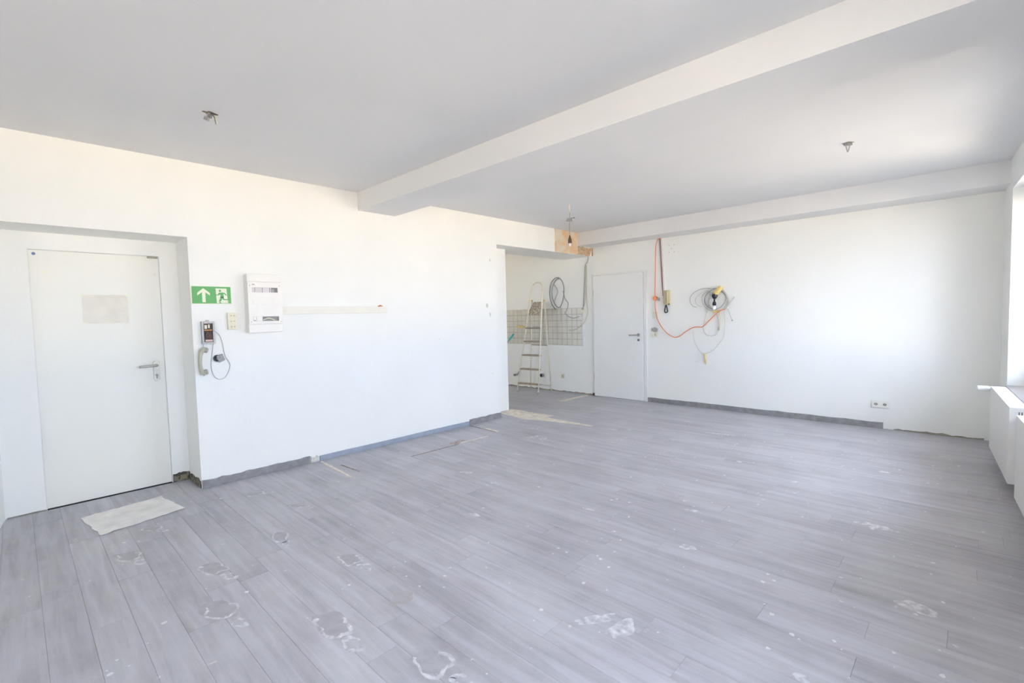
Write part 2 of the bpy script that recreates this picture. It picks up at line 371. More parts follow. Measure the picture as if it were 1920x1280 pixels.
# window wall, slightly out of square
WINS = [(3.95, 6.47), (0.20, 2.40)]; Z0, Z1 = 0.635, 2.405; TH = 0.36
m = MB(WT); ts = [-2.9, WINS[1][0], WINS[1][1], WINS[0][0], WINS[0][1], 7.3]
for i in (0, 2, 4): m.box(0, TH, ts[i], ts[i+1], 0, H)
for a, b_ in WINS: m.box(0, TH, a, b_, 0, Z0-0.03); m.box(0, TH, a, b_, Z1, H)
wall_right = struct('wall_right', m, WALL, 'white window wall with two wide window recesses')
CX = 0.22
def AT(p): return Vector((p[1], 4.2-p[0], p[2]))           # alcove wall frame
def BT(p): return Vector((p[1], -2.6-p[0], p[2]))          # rear wall frame: (out of the room, along the wall, up)
for i, (a, b_, T) in enumerate([(*WINS[0], WT), (*WINS[1], WT), (*ADDED_BW, BT), (*ADDED_AW, AT)]):
    base = T((CX, (a+b_)/2, Z0))
    wn = struct_empty('window_%d' % (i+1), 'white plastic casement window above a stone sill', base)  # rear and alcove windows are unseen, put in for extra daylight
    obj('sill', MB(T).box(-0.012, CX+0.02, a, b_, Z0-0.03, Z0), SILL, wn)
    fr = MB(T)
    for t0, t1, z0, z1 in ((a, a+0.06, Z0, Z1), (b_-0.06, b_, Z0, Z1), (a+0.06, b_-0.06, Z0, Z0+0.07), (a+0.06, b_-0.06, Z1-0.06, Z1)):
        fr.box(CX, CX+0.07, t0, t1, z0, z1)
    obj('window_frame', fr, UPVC, wn)
    n = 3 if b_-a > 2 else 1; wd = (b_-a-0.12)/n
    for k in range(n):
        s0 = a+0.06+k*wd+0.005; s1 = s0+wd-0.01
        fm = MB(T)
        for t0, t1, z0, z1 in ((s0, s0+0.055, Z0+0.075, Z1-0.065), (s1-0.055, s1, Z0+0.075, Z1-0.065), (s0+0.055, s1-0.055, Z0+0.075, Z0+0.13), (s0+0.055, s1-0.055, Z1-0.12, Z1-0.065)):
            fm.box(CX-0.01, CX+0.05, t0, t1, z0, z1)
        cs = obj('casement', fm, UPVC, wn)
        obj('pane', MB(T).box(CX+0.018, CX+0.026, s0+0.05, s1-0.05, Z0+0.125, Z1-0.115), GLASS, cs)
        hm = MB(T); hm.box(CX-0.022, CX-0.0105, s1-0.04, s1-0.012, 1.44, 1.51); hm.box(CX-0.05, CX-0.022, s1-0.034, s1-0.018, 1.37, 1.49)
        obj('window_handle', hm, UPVC, cs)
    # daylight enters here: a light portal only steers sampling, it emits nothing itself
    pl = bpy.data.lights.new('window_portal', 'AREA'); pl.shape = 'RECTANGLE'; pl.size = b_-a; pl.size_y = Z1-Z0
    pl.cycles.is_portal = True
    po = bpy.data.objects.new('window_portal', pl); COL.objects.link(po)
    po.location = T((CX+0.1, (a+b_)/2, (Z0+Z1)/2))
    po.rotation_euler = (T((0, 0, 0))-T((1, 0, 0))).to_track_quat('-Z', 'Y').to_euler()

m = MB(); m.box(-3.4, 5.95, -2.9, L+0.3, H, H+0.3)
struct('ceiling', m, CEIL, 'pale grey-white ceiling')
m = MB(); m.box(0, xw(2.755), 2.755, 3.195, 2.502, H)
m.v = [(xw(v[1]) if v[0] > 1 else v[0], v[1], v[2]) for v in m.v]
struct('trim_1', m, CEIL, 'boxed white beam crossing the ceiling')
m = MB(); m.box(0, 5, 6.59, L, 2.476, H); m.v = [(xw(v[1]) if v[0] > 1 else v[0], v[1], v[2]) for v in m.v]
struct('trim_2', m, CEIL, 'shallow boxed soffit along the top of the end wall')

# outdoors seen by the windows: sunlit paving and the house across the street
m = MB(); m.box(-8, 45, -40, 40, -0.6, -0.5)
struct('ground', m, GROUND, 'sunlit paving outside the windows')

# ------------------------------------------------------------------ floor: planks across the room
m = MB(); m.box(-3.4, 5.9, -2.9, L+0.3, -0.2, -0.009)
floor = struct('floor', m, SLAB, 'floor of dusty grey laminate planks')
PW, PL_, GAP = 0.147, 1.26, 0.0007
plank_meshes = {}
def plank_mesh(lx, wy):
    key = (round(lx, 3), round(wy, 3))
    if key not in plank_meshes:
        hx, hy, c = lx/2-GAP/2, wy/2-GAP/2, 0.0006
        vs = [(-hx, -hy, -0.008), (hx, -hy, -0.008), (hx, hy, -0.008), (-hx, hy, -0.008),
              (-hx, -hy, -c), (hx, -hy, -c), (hx, hy, -c), (-hx, hy, -c),
              (-hx+c, -hy+c, 0), (hx-c, -hy+c, 0), (hx-c, hy-c, 0), (-hx+c, hy-c, 0)]
        fs = [(0, 3, 2, 1), (8, 9, 10, 11)] + [(i, (i+1) % 4, 4+(i+1) % 4, 4+i) for i in range(4)] + [(4+i, 4+(i+1) % 4, 8+(i+1) % 4, 8+i) for i in range(4)]
        me = bpy.data.meshes.new('plank'); me.from_pydata(vs, [], fs); me.materials.append(PLANK); plank_meshes[key] = me
    return plank_meshes[key]
ROW0 = 0.24
known = {0: 1.18, 3: 2.11, 5: 1.825, 7: 2.716, 9: 2.56, 15: 3.935, 18: 4.135, 20: 4.12, 21: 3.91, 19: 3.62, 22: 3.39, 28: 3.87, 2: 1.31, 10: 3.3, 12: 3.6}
def plank(x0, x1, y0, y1):
    if x1-x0 < 0.02: return
    o = bpy.data.objects.new('plank', plank_mesh(x1-x0, y1-y0)); COL.objects.link(o)
    o.parent = floor; o.location = ((x0+x1)/2, (y0+y1)/2, random.uniform(-0.0003, 0.0001))
k = -2; y = ROW0 + PW*k; count = 0
while y < L-0.01:
    y1 = min(y+PW, L-0.002); yc = (y+y1)/2
    xs = -0.002 if not (0.11 < yc < 1.235) else D+0.002
    if yc < 0.11: xs = D+0.002
    if yc > 4.80: xs = -2.62
    if 4.80 < yc < 5.20: xs = -0.278
    if xs == -0.002: xs = 0.001
    xe = xw(y1)-0.003
    off = known.get(k, random.uniform(0, PL_)) % PL_
    cuts = [xs]; x = off - 3*PL_
    while x < xe:
        if x > xs+0.12 and x < xe-0.12: cuts.append(x)
        x += PL_
    cuts.append(xe)
    for a, b_ in zip(cuts, cuts[1:]): plank(a, b_, y, y1); count += 1
    y = y1; k += 1
# strip of floor behind the camera: same planks, one joined part
m = MB(); y = ROW0-2*PW
while y > -2.58:
    x = -0.0+random.uniform(-1.2, 0); 
    while x < xw(y):
        m.box(max(x, 0)+GAP/2, min(x+PL_, xw(y)-0.005)-GAP/2, y-PW+GAP/2, y-GAP/2, -0.008, 0); x += PL_
    y -= PW
obj('rear_planks', m, PLANK, floor, kind='stuff')

# bare screed where a partition stood, old cut lines, stains
def slab_poly(name, pts, mat, z=0.0012, z0=-0.002):
    m = MB(); m.prism(pts, 2, z0, z); return obj(name, m, mat, floor)
def wobble(p0, p1, n, amp):
    out = []
    for i in range(n):
        t = i/n; out.append((p0[0]+(p1[0]-p0[0])*t+random.uniform(-amp, amp), p0[1]+(p1[1]-p0[1])*t+random.uniform(-amp, amp)))
    return out
def rough_poly(c, amp=0.012, n=6):
    out = []
    for a, b_ in zip(c, c[1:]+c[:1]): out += wobble(a, b_, n, amp)
    return out
slab_poly('screed_patch', rough_poly([(-0.30, 5.27), (-0.22, 4.95), (0.35, 4.86), (0.52, 4.93), (0.50, 5.27)]), SCREED)
slab_poly('screed_patch', rough_poly([(0.52, 4.95), (1.26, 5.06), (1.27, 5.11), (0.50, 5.12)], 0.008), SCREED)
slab_poly('screed_patch', rough_poly([(-0.15, 6.20), (-0.05, 6.20), (-0.06, 6.93), (-0.13, 6.93)], 0.008), SCREED)
slab_poly('screed_patch', rough_poly([(0.03, 2.225), (0.70, 2.185), (0.71, 2.21), (0.03, 2.25)], 0.004), SCREED)
slab_poly('screed_patch', rough_poly([(0.60, 3.55), (0.61, 3.95), (0.59, 3.95), (0.57, 3.55)], 0.006), SCREED)
slab_poly('screed_patch', rough_poly([(0.30, 4.16), (0.53, 4.145), (0.53, 4.19), (0.30, 4.20)], 0.006), SCREED)
slab_poly('cut_line', rough_poly([(0.03, 4.155), (0.53, 4.13), (0.53, 4.142), (0.03, 4.168)], 0.002), DARK_SCAR)
slab_poly('cut_line', rough_poly([(0.60, 2.9), (0.615, 3.5), (0.604, 3.5), (0.59, 2.9)], 0.002), DARK_SCAR)
slab_poly('cut_line', rough_poly([(0.30, 2.30), (0.62, 2.32), (0.62, 2.33), (0.30, 2.312)], 0.002), DARK_SCAR)
def blob(x, y, rx, ry, rot=0, n=22, inner=None, jit=0.28):
    out = []
    ph = random.uniform(0, 50)
    for i in range(n):
        a = 2*math.pi*i/n
        k = 1+jit*mnoise.noise((math.cos(a)*1.3+ph, math.sin(a)*1.3, ph))*2
        px, py = rx*k*math.cos(a), ry*k*math.sin(a)
        out.append((x+px*math.cos(rot)-py*math.sin(rot), y+px*math.sin(rot)+py*math.cos(rot)))
    return out
def ring(name, x, y, rx, ry, rot, mat, wdt=0.25, gap=(0, 0), z=0.0009):
    o_ = blob(x, y, rx, ry, rot, 28); n = len(o_); m = MB()
    i_ = [(x+(p[0]-x)*(1-wdt*random.uniform(0.5, 1.4)), y+(p[1]-y)*(1-wdt*random.uniform(0.5, 1.4))) for p in o_]
    for i in range(n):
        if gap[0] <= i < gap[1]: continue
        j = (i+1) % n; m.add([(*p, z) for p in (o_[i], o_[j], i_[j], i_[i])], [(0, 1, 2, 3)])
    return obj(name, m, mat, floor)
def flat(name, pts, mat, z, parent=None):
    m = MB(); m.add([(p[0], p[1], z) for p in pts], [tuple(range(len(pts)))]); return obj(name, m, mat, parent or floor)
flat('rust_stain', blob(0.53, 3.53, 0.05, 0.12, 0.1), RUST, 0.0010)
flat('rust_stain', blob(2.60, 1.47, 0.05, 0.06, 0.4), mat_stain_shade('faint_brown_stain', (0.36, 0.29, 0.22), 0.42, 0.8, 30.0, 0.6), 0.0008)
# dried plaster footprints leading from the room to the door
for (x, y, s, rot) in [(1.62, 0.925, 1.0, 0.35), (2.10, 0.83, 1.05, 0.3), (2.62, 1.136, 1.15, 0.05), (2.11, 1.485, 0.9, 0.2), (1.48, 1.33, 0.85, -0.2),
                       (1.06, 0.62, 0.9, 0.4), (0.52, 1.49, 0.8, 1.4), (1.04, 1.62, 0.7, 0.6), (3.14, 1.30, 1.0, 0.2), (0.66, 0.79, 0.7, 0.6)]:
    flat('footprint_smudge', blob(x-0.06*s, y, 0.10*s, 0.055*s, rot), SMEAR_DARK, 0.0006)
    ring('plaster_footprint', x-0.06*s, y, 0.10*s, 0.058*s, rot, SMEAR, 0.22, (8, 15))
    ring('plaster_footprint', x+0.10*s*math.cos(rot), y+0.10*s*math.sin(rot), 0.055*s, 0.03*s, rot, SMEAR, 0.45, (3, 7))
for (x, y, rx, ry, rot) in [(1.40, 2.93, 0.06, 0.03, 0.6), (1.80, 2.90, 0.05, 0.02, 0), (3.41, 1.97, 0.10, 0.03, 1.0), (3.53, 1.98, 0.05, 0.08, 0), (2.68, 2.96, 0.05, 0.012, 0.2),
                            (2.135, 2.37, 0.05, 0.02, 0), (2.60, 5.63, 0.13, 0.03, 0.2), (2.06, 6.02, 0.05, 0.03, 0), (1.18, 4.25, 0.04, 0.07, 0.3), (1.05, 4.23, 0.04, 0.06, 0), (1.56, 5.09, 0.06, 0.03, 0),
                            (1.71, 5.20, 0.04, 0.03, 0), (4.11, 5.18, 0.04, 0.03, 0), (3.61, 4.46, 0.03, 0.02, 0), (2.77, 5.16, 0.03, 0.02, 0), (3.10, 4.73, 0.03, 0.02, 0), (3.43, 2.88, 0.05, 0.03, 0.5), (4.17, 2.18, 0.03, 0.02, 0),
                            (0.78, 4.55, 0.06, 0.02, 0.3), (1.35, 3.62, 0.07, 0.02, 0.1), (3.25, 3.4, 0.06, 0.02, 0.2), (4.2, 3.9, 0.10, 0.04, 0), (4.45, 3.0, 0.07, 0.05, 0)]:
    flat('plaster_smear', blob(x, y, rx, ry, rot), SMEAR, 0.0008)
m = MB()
for i in range(420):
    y = random.uniform(0.35, 6.6); x = random.uniform(0.15, xw(y)-0.2)
    if random.random() < 0.35: x = random.uniform(2.4, xw(y)-0.3); y = random.uniform(2.2, 6.4); x = min(x, xw(y)-0.2)
    r = random.choice((0.004, 0.005, 0.006, 0.008, 0.012))
    m.prism([(x+r*random.uniform(.5, 1.2)*math.cos(a), y+r*random.uniform(.5, 1.2)*math.sin(a)) for a in (0, 1.1, 2.2, 3.4, 4.6, 5.5)], 2, -0.0005, 0.0012)
sp = obj('paint_specks', m, SPECK, floor, kind='stuff')

# ------------------------------------------------------------------ skirtings and scars
def torn_strip(y0, y1, h, thick, n=16, jit=0.008, axis='y'):
    top = [(y0+(y1-y0)*i/n, h+random.uniform(-jit, jit)) for i in range(n+1)]
    return [(y0, 0.0), (y1, 0.0)] + top[::-1]
m = MB(); m.prism(torn_strip(1.238, 2.14, 0.066, 0, 18, 0.006), 0, 0.0, 0.014); struct('baseboard_left', m, BASE_GREY, 'worn grey skirting strip nearest the steel door')
m = MB(); m.prism(torn_strip(2.235, 4.18, 0.050, 0, 10, 0.002), 0, 0.0, 0.015); struct('baseboard_middle', m, BASE_BLUE, 'blue-grey skirting strip in the middle of the left wall')
m = MB(); m.prism(torn_strip(4.19, 4.748, 0.070, 0, 8, 0.006), 0, 0.0, 0.014); struct('baseboard_opening', m, BASE_GREY, 'short grey skirting piece beside the kitchen opening')
m = MB(); m.prism(torn_strip(1.01, 3.906, 0.070, 0, 24, 0.004), 1, L-0.013, L); struct('baseboard_far', m, BASE_GREY, 'dark grey skirting along the end wall')
m = MB(); m.prism(torn_strip(2.15, 2.222, 0.055, 0, 5, 0.01), 0, 0.0, 0.010); obj('plaster_scar', m, PLASTER, wall_left, bevel=0.002)
m = MB(); m.prism(torn_strip(1.112, 1.233, 0.075, 0, 8, 0.010), 0, D, D+0.004); obj('plaster_scar', m, DARK_SCAR, wall_left)
m = MB(); m.prism([(p[0], p[1]) for p in torn_strip(D+0.004, -0.006, 0.065, 0, 10, 0.012)], 1, 1.231, 1.235); obj('plaster_scar', m, DARK_SCAR, wall_left)
m = MB(); m.prism(torn_strip(0.112, 0.318, 0.010, 0, 6, 0.003), 0, D, D+0.004); obj('plaster_scar', m, GROUT, wall_left)
m = MB(); m.prism(torn_strip(4.0, 4.72, 0.016, 0, 18, 0.009), 1, L-0.004, L); obj('plaster_scar', m, GROUT, wall_far)
m = MB(); m.prism(torn_strip(-2.1, 0.0, 0.022, 0, 30, 0.010), 1, L-0.003, L); obj('plaster_scar', m, GROUT, wall_far)
# bare plaster at the end of the lintel
m = MB(); m.prism(rough_poly([(6.00, 2.338), (6.588, 2.338), (6.588, 2.684), (6.00, 2.684)], 0.006, 8)[:], 0, 0, 0.004); obj('plaster_patch', m, RAW, wall_left)
m = MB(); m.prism(rough_poly([(6.595, 2.338), (6.93, 2.338), (6.965, 2.47), (6.595, 2.474)], 0.008, 6), 0, 0, 0.004); obj('plaster_patch', m, RAW2, wall_left)
m = MB(); m.prism(rough_poly([(0.004, 2.34), (0.03, 2.34), (0.03, 2.47), (0.004, 2.47)], 0.004, 5), 1, L-0.004, L); obj('plaster_patch', m, RAW2, wall_far)
# faint chips in the paint round the opening
for (y, z, a, b_) in [(4.62, 2.12, 0.012, 0.02), (4.55, 1.52, 0.02, 0.03), (4.60, 1.40, 0.012, 0.03), (4.62, 0.62, 0.006, 0.006), (3.75, 1.12, 0.006, 0.005), (4.4, 0.60, 0.006, 0.004)]:
    m = MB(); m.prism(blob(y, z, a, b_), 0, 0, 0.0015); obj('paint_chip', m, PLASTER, wall_left)
for (x, z) in [(1.365, 2.36), (1.445, 2.36), (1.405, 2.31), (1.365, 2.255), (1.445, 2.255)]:
    m = MB(); m.cyl((x, L, z), (x, L-0.0015, z), 0.006, 10); obj('screw_hole', m, KHAKI_DARK, wall_far)

# wall tiles above the missing kitchen units: tiles proud of a grout bed
TS = 0.1085; TX1 = -0.205; TZ0 = 0.838
m = MB(); m.box(TX1-17*TS-0.001, TX1, L-0.005, L, TZ0, TZ0+6*TS); obj('grout_bed', m, GROUT, wall_far)
tm = MB(); h = TS/2-0.0034; tm.box(-h, h, -0.0068, 0, -h, h)
tme = bpy.data.meshes.new('tile'); tme.from_pydata(tm.v, [], tm.f); tme.materials.append(TILE)
for i in range(17):
    for j in range(6):
        o = bpy.data.objects.new('tile', tme); COL.objects.link(o); o.parent = wall_far
        o.location = (TX1-(i+0.5)*TS, L+random.uniform(-0.0006, 0.0006), TZ0+(j+0.5)*TS)
m = MB(); m.box(TX1, TX1+0.022, L-0.010, L, TZ0-0.01, TZ0+4.6*TS); obj('tile_edge', m, FRAME_WHITE, wall_far)

# ------------------------------------------------------------------ door in the niche
d1 = struct_empty('door_1', 'cream steel door with lever handle set in the niche', (D, 0.715, 0))
DX = D-0.022
m = MB(); m.box(DX-0.05, DX, 0.323, 1.106, 0.004, 1.950); leaf = obj('door_leaf', m, DOOR_CREAM, d1, bevel=0.0015)
fm = MB(); fm.box(D-0.06, D-0.001, 0.3195, 0.3225, 0, 1.9545); fm.box(D-0.06, D-0.001, 1.1065, 1.1095, 0, 1.9545); fm.box(D-0.06, D-0.001, 0.3225, 1.1065, 1.951, 1.9545)
obj('door_frame', fm, FRAME_WHITE, d1)
pm = MB()
def capsule(cy, z0, z1, r, n=8):
    p = [(cy+r*math.cos(a), z1-r+r*math.sin(a)) for a in [math.pi*i/n for i in range(n+1)]]
    return p + [(cy+r*math.cos(a), z0+r+r*math.sin(a)) for a in [math.pi+math.pi*i/n for i in range(n+1)]]
pm.prism(capsule(1.046, 0.895, 1.070, 0.021), 0, DX, DX+0.008); pl = obj('handle_plate', pm, STEEL, leaf, bevel=0.002)
lm = MB(); lm.tube(spline([(DX+0.006, 1.046, 1.030), (DX+0.045, 1.046, 1.030), (DX+0.055, 1.036, 1.030), (DX+0.055, 1.0, 1.030), (DX+0.055, 0.925, 1.028)], 5), 0.0095, 10)
obj('lever', lm, STEEL, leaf, smooth=True)
m = MB(); m.cyl((DX+0.006, 1.046, 0.945), (DX+0.014, 1.046, 0.945), 0.010); m.box(DX+0.006, DX+0.013, 1.041, 1.051, 0.918, 0.945); obj('lock_cylinder', m, DARK_STEEL, leaf)
m = MB(); m.prism(rough_poly([(0.600, 1.395), (0.884, 1.395), (0.884, 1.622), (0.600, 1.622)], 0.002, 8), 0, DX-0.0005, DX+0.0008); t = obj('tape_patch', m, TAPE, leaf); t['label'] = 'pale beige rectangle left by a removed notice'
for (y, z) in [(0.600, 1.62), (0.884, 1.62), (0.602, 1.398), (0.40, 1.785), (0.415, 1.79), (1.075, 1.80)]:
    m = MB(); m.prism(blob(y, z, 0.012, 0.010), 0, DX-0.0005, DX+0.0012); obj('tape_scrap', m, GLOW_WHITE if y < 1 else TAPE, leaf)
m = MB(); m.cyl((DX, 0.352, 1.922), (DX+0.003, 0.352, 1.922), 0.011, 14); obj('round_sticker', m, BLUE_DOT, leaf)
m = MB(); m.box(DX, DX+0.016, 1.03, 1.10, 1.934, 1.950); obj('door_contact', m, KHAKI_DARK, leaf, bevel=0.002)

# ------------------------------------------------------------------ white door in the end wall
d2 = struct_empty('door_2', 'plain white hinged door in the end wall', (0.5, L, 0))
fm = MB(); fm.box(0.955, 1.005, L-0.018, L, 0, 2.03); fm.box(0.030, 0.955, L-0.018, L, 2.003, 2.03); fm.box(0.014, 0.0415, L-0.018, L, 0, 2.03)
obj('door_frame', fm, FRAME_WHITE, d2, bevel=0.002)
m = MB(); m.box(0.047, 0.948, L-0.034, L-0.002, 0.006, 2.000); leaf = obj('door_leaf', m, DOOR_WHITE, d2, bevel=0.002)
m = MB(); m.box(0.948, 0.955, L-0.006, L, 0.006, 2.0); obj('door_gap', m, RAD_DARK, d2)
lm = MB(); yy = L-0.034; lm.cyl((0.872, yy, 1.035), (0.872, yy-0.008, 1.035), 0.024, 20); lm.tube(spline([(0.872, yy-0.006, 1.035), (0.872, yy-0.045, 1.035), (0.86, yy-0.055, 1.034), (0.80, yy-0.055, 1.033), (0.735, yy-0.052, 1.031)], 5), 0.010, 10)
obj('lever', lm, STEEL, leaf, smooth=True)
m = MB(); m.cyl((0.872, yy, 0.955), (0.872, yy-0.006, 0.955), 0.019, 18); kh = obj('key_rosette', m, DARK_STEEL, leaf)
for z in (1.72, 0.33):
    m = MB(); m.cyl((0.043, yy+0.010, z-0.045), (0.043, yy+0.010, z+0.045), 0.007, 10); obj('hinge', m, STEEL, d2)
m = MB(); m.box(0.005, 0.045, L-0.03, L-0.001, 0.001, 0.045); obj('door_foot_block', m, BROWN_BOARD, d2)

# ------------------------------------------------------------------ exit sign
sg = thing('exit_sign', 'green emergency exit sign with white arrow and running figure', 'sign', (0, 1.386, 1.54))
m = MB(); m.box(0.0, 0.0035, 1.238, 1.534, 1.536, 1.687); obj('sign_board', m, GLOW_WHITE, sg)
m = MB(); m.box(0.0030, 0.0042, 1.243, 1.529, 1.541, 1.682); obj('green_field', m, GREEN, sg)
def SG(p): return (1.243+(p[0]-100)/418*0.286, 1.682-(p[1]-203)/178*0.141)
def sign_part(name, pts, mat, x1): 
    m = MB(); m.prism([SG(p) for p in pts], 0, 0.0035, x1); return obj(name, m, mat, sg)
sign_part('arrow', [(221, 222), (289, 270), (289, 297), (241, 264), (241, 368), (206, 368), (206, 264), (156, 297), (156, 270)], GLOW_WHITE, 0.0052)
sign_part('doorway', [(352, 221), (472, 221), (478, 318), (486, 378), (360, 378)], GLOW_WHITE, 0.0052)
man = MB()
for poly in ([(398+13*math.cos(a), 246+13*math.sin(a)) for a in [2*math.pi*i/14 for i in range(14)]],
             [(384, 267), (428, 263), (440, 300), (432, 322), (406, 318), (402, 290)],
             [(424, 263), (452, 269), (473, 292), (463, 297), (446, 281), (426, 279)],
             [(386, 266), (402, 280), (382, 295), (354, 295), (354, 287), (376, 285)],
             [(406, 306), (428, 318), (400, 363), (381, 360)],
             [(416, 310), (435, 316), (441, 333), (496, 335), (496, 344), (431, 343), (422, 325)],
             [(384, 364), (398, 367), (414, 378), (388, 378)]):
    man.prism([SG(p) for p in poly], 0, 0.0035, 0.0060)
obj('running_figure', man, GREEN, sg)

# ------------------------------------------------------------------ opened wall intercom with dangling handset
ic = thing('wall_intercom', 'opened wall intercom with exposed wiring and handset hanging by its cord', 'intercom', (0, 1.34, 1.21))
m = MB(); y0, y1, z0, z1 = 1.292, 1.386, 1.206, 1.392
m.box(0, 0.004, y0, y1, z0, z1)
for a, b_, c, d_ in ((y0, y0+0.014, z0, z1), (y1-0.014, y1, z0, z1), (y0+0.014, y1-0.014, z0, z0+0.014), (y0+0.014, y1-0.014, z1-0.018, z1)): m.box(0.004, 0.034, a, b_, c, d_)
obj('housing', m, GREY_METAL, ic, bevel=0.002)
m = MB(); m.box(0.004, 0.014, y0+0.015, y1-0.015, z0+0.015, z1-0.019); obj('circuit_board', m, BROWN_BOARD, ic)
m = MB(); m.box(0.014, 0.030, 1.312, 1.332, 1.330, 1.362); m.box(0.014, 0.026, 1.340, 1.352, 1.335, 1.366); obj('relay', m, CREAM_PLASTIC, ic, bevel=0.002)
m = MB(); m.box(0.014, 0.030, 1.309, 1.370, 1.316, 1.323); obj('terminal_strip', m, COPPER, ic)
m = MB(); m.cyl((0.014, 1.341, 1.276), (0.030, 1.341, 1.276), 0.026, 20); m.cyl((0.030, 1.341, 1.276), (0.034, 1.341, 1.276), 0.012, 14); obj('buzzer', m, BROWN_BOARD, ic)
m = MB(); m.box(0.014, 0.028, 1.316, 1.370, 1.224, 1.240); obj('label_strip', m, mat_plain('pink_strip', (0.66, 0.50, 0.42), 0.5), ic)
m = MB(); m.box(0, 0.012, 1.330, 1.352, 1.392, 1.402); m.cyl((0.012, 1.341, 1.397), (0.015, 1.341, 1.397), 0.003, 8); obj('mounting_tab', m, GREY_METAL, ic)
hs = MB()
grip = spline([(0.030, 1.307, 1.168), (0.036, 1.283, 1.150), (0.040, 1.270, 1.110), (0.042, 1.265, 1.065), (0.040, 1.266, 1.015), (0.036, 1.276, 0.975), (0.030, 1.297, 0.958)], 5)
n = len(grip); hs.tube(grip, [0.014+0.005*abs(2*i/(n-1)-1)**2 for i in range(n)], 12)
ho = obj('handset', hs, KHAKI_PLASTIC, ic, smooth=True)
m = MB(); m.tube([(0.030, 1.294, 1.160), (0.030, 1.316, 1.154), (0.030, 1.326, 1.150)], [0.020, 0.022, 0.019], 14); obj('ear_cup', m, KHAKI_DARK, ho, bevel=0.002)
m = MB(); m.tube([(0.030, 1.284, 0.972), (0.030, 1.308, 0.974), (0.030, 1.318, 0.976)], [0.020, 0.022, 0.019], 14); obj('mouth_cup', m, KHAKI_DARK, ho, bevel=0.002)
m = MB(); m.tube(spline([(0.012, 1.303, 1.206), (0.012, 1.302, 1.185), (0.022, 1.298, 1.168)], 5), 0.0022, 6)
m.tube(spline([(0.010, 1.386, 1.315), (0.010, 1.422, 1.275), (0.008, 1.444, 1.203), (0.006, 1.457, 1.102), (0.006, 1.489, 1.035), (0.006, 1.487, 0.985), (0.006, 1.455, 0.917), (0.006, 1.410, 0.899), (0.006, 1.368, 0.933), (0.006, 1.351, 1.019), (0.007, 1.362, 1.117), (0.010, 1.375, 1.208)], 6), 0.0024, 6)
obj('cord', m, CABLE_GREY, ic, smooth=True)

# triple socket, pulled-out switch
def socket_face(parent, cx, cz, axis, base, r, sgn, mat=None):
    # recessed round well with two pin holes, drawn proud of a plate
    m = MB()
    rim = [(cx+r*math.cos(2*math.pi*i/20), cz+r*math.sin(2*math.pi*i/20)) for i in range(20)]
    rin = [(cx+r*0.86*math.cos(2*math.pi*i/20), cz+r*0.86*math.sin(2*math.pi*i/20)) for i in range(20)]
    for i in range(20):
        j = (i+1) % 20; m.prism([rim[i], rim[j], rin[j], rin[i]], axis, base, base+sgn*0.004)
    o = obj('socket_well', m, mat or CREAM_PLASTIC, parent)
    p = MB()
    for s in (-1, 1):
        if axis == 0: p.cyl((base, cx+s*r*0.45, cz), (base+sgn*0.001, cx+s*r*0.45, cz), r*0.16, 10)
        else: p.cyl((cx+s*r*0.45, base, cz), (cx+s*r*0.45, base+sgn*0.001, cz), r*0.16, 10)
    obj('pin_holes', p, BLACK_PLASTIC, o)
s3 = thing('power_outlet', 'cream triple wall socket below the exit sign', 'outlet', (0, 1.525, 1.314), 'wall outlets')
m = MB(); m.box(0, 0.028, 1.489, 1.561, 1.316, 1.462); obj('housing', m, CREAM_PLASTIC, s3, bevel=0.005)
for z in (1.436, 1.389, 1.342): socket_face(s3, 1.527, z, 0, 0.028, 0.0215, 1)
sw = thing('light_switch', 'grey switch insert pulled out of its box inside the cord loop', 'switch', (0, 1.412, 1.055))
m = MB(); m.cyl((0.0, 1.398, 1.080), (0.014, 1.398, 1.080), 0.028, 18); obj('wall_box', m, BLACK_PLASTIC, sw)
m = MB(xf=lambda v: Matrix.Translation((0.034, 1.418, 1.080)) @ Matrix.Rotation(R(18), 4, 'X') @ Matrix.Rotation(R(25), 4, 'Z') @ Vector(v)); m.box(-0.006, 0.006, -0.028, 0.028, -0.030, 0.030); obj('mounting_plate', m, GREY_METAL, sw, bevel=0.003)
m = MB(); m.cyl((0.014, 1.404, 1.080), (0.040, 1.416, 1.080), 0.018, 14); m.box(0.038, 0.048, 1.406, 1.430, 1.066, 1.094); obj('switch_body', m, GREY_PLASTIC, sw, bevel=0.002)

# ------------------------------------------------------------------ distribution board
bx = thing('fuse_box', 'white surface-mounted fuse box with two open breaker windows', 'fuse box', (0, 1.772, 1.285))
y0, y1, z0, z1 = 1.631, 1.914, 1.286, 1.796
m = MB(); m.box(0, 0.086, y0+0.004, y1-0.004, z0+0.002, z1-0.002); bo = obj('body', m, WHITE_PLASTIC, bx, bevel=0.004)
# recess the two breaker windows by building the front plate round them
fy0, fy1, fz0, fz1 = y0+0.002, y1+0.000, 1.362, 1.724
W1 = (1.668, 1.880, 1.636, 1.678); W2 = (1.668, 1.880, 1.384, 1.424)
m = MB(); X0, X1 = 0.086, 0.104
for a, b_, c, d_ in ((fy0, W1[0], fz0, fz1), (W1[1], fy1, fz0, fz1), (W1[0], W1[1], W1[3], fz1), (W1[0], W1[1], W2[3], W1[2]), (W1[0], W1[1], fz0, W2[2])): m.box(X0, X1, a, b_, c, d_)
obj('front_plate', m, WHITE_PLASTIC, bx)
m = MB(); m.box(0.086, 0.098, y0, y1, z0, fz0-0.004); obj('lower_cover', m, WHITE_PLASTIC, bx, bevel=0.003)
m = MB(); m.box(0.086, 0.098, y0, y1, fz1+0.004, z1); obj('upper_cover', m, WHITE_PLASTIC, bx, bevel=0.003)
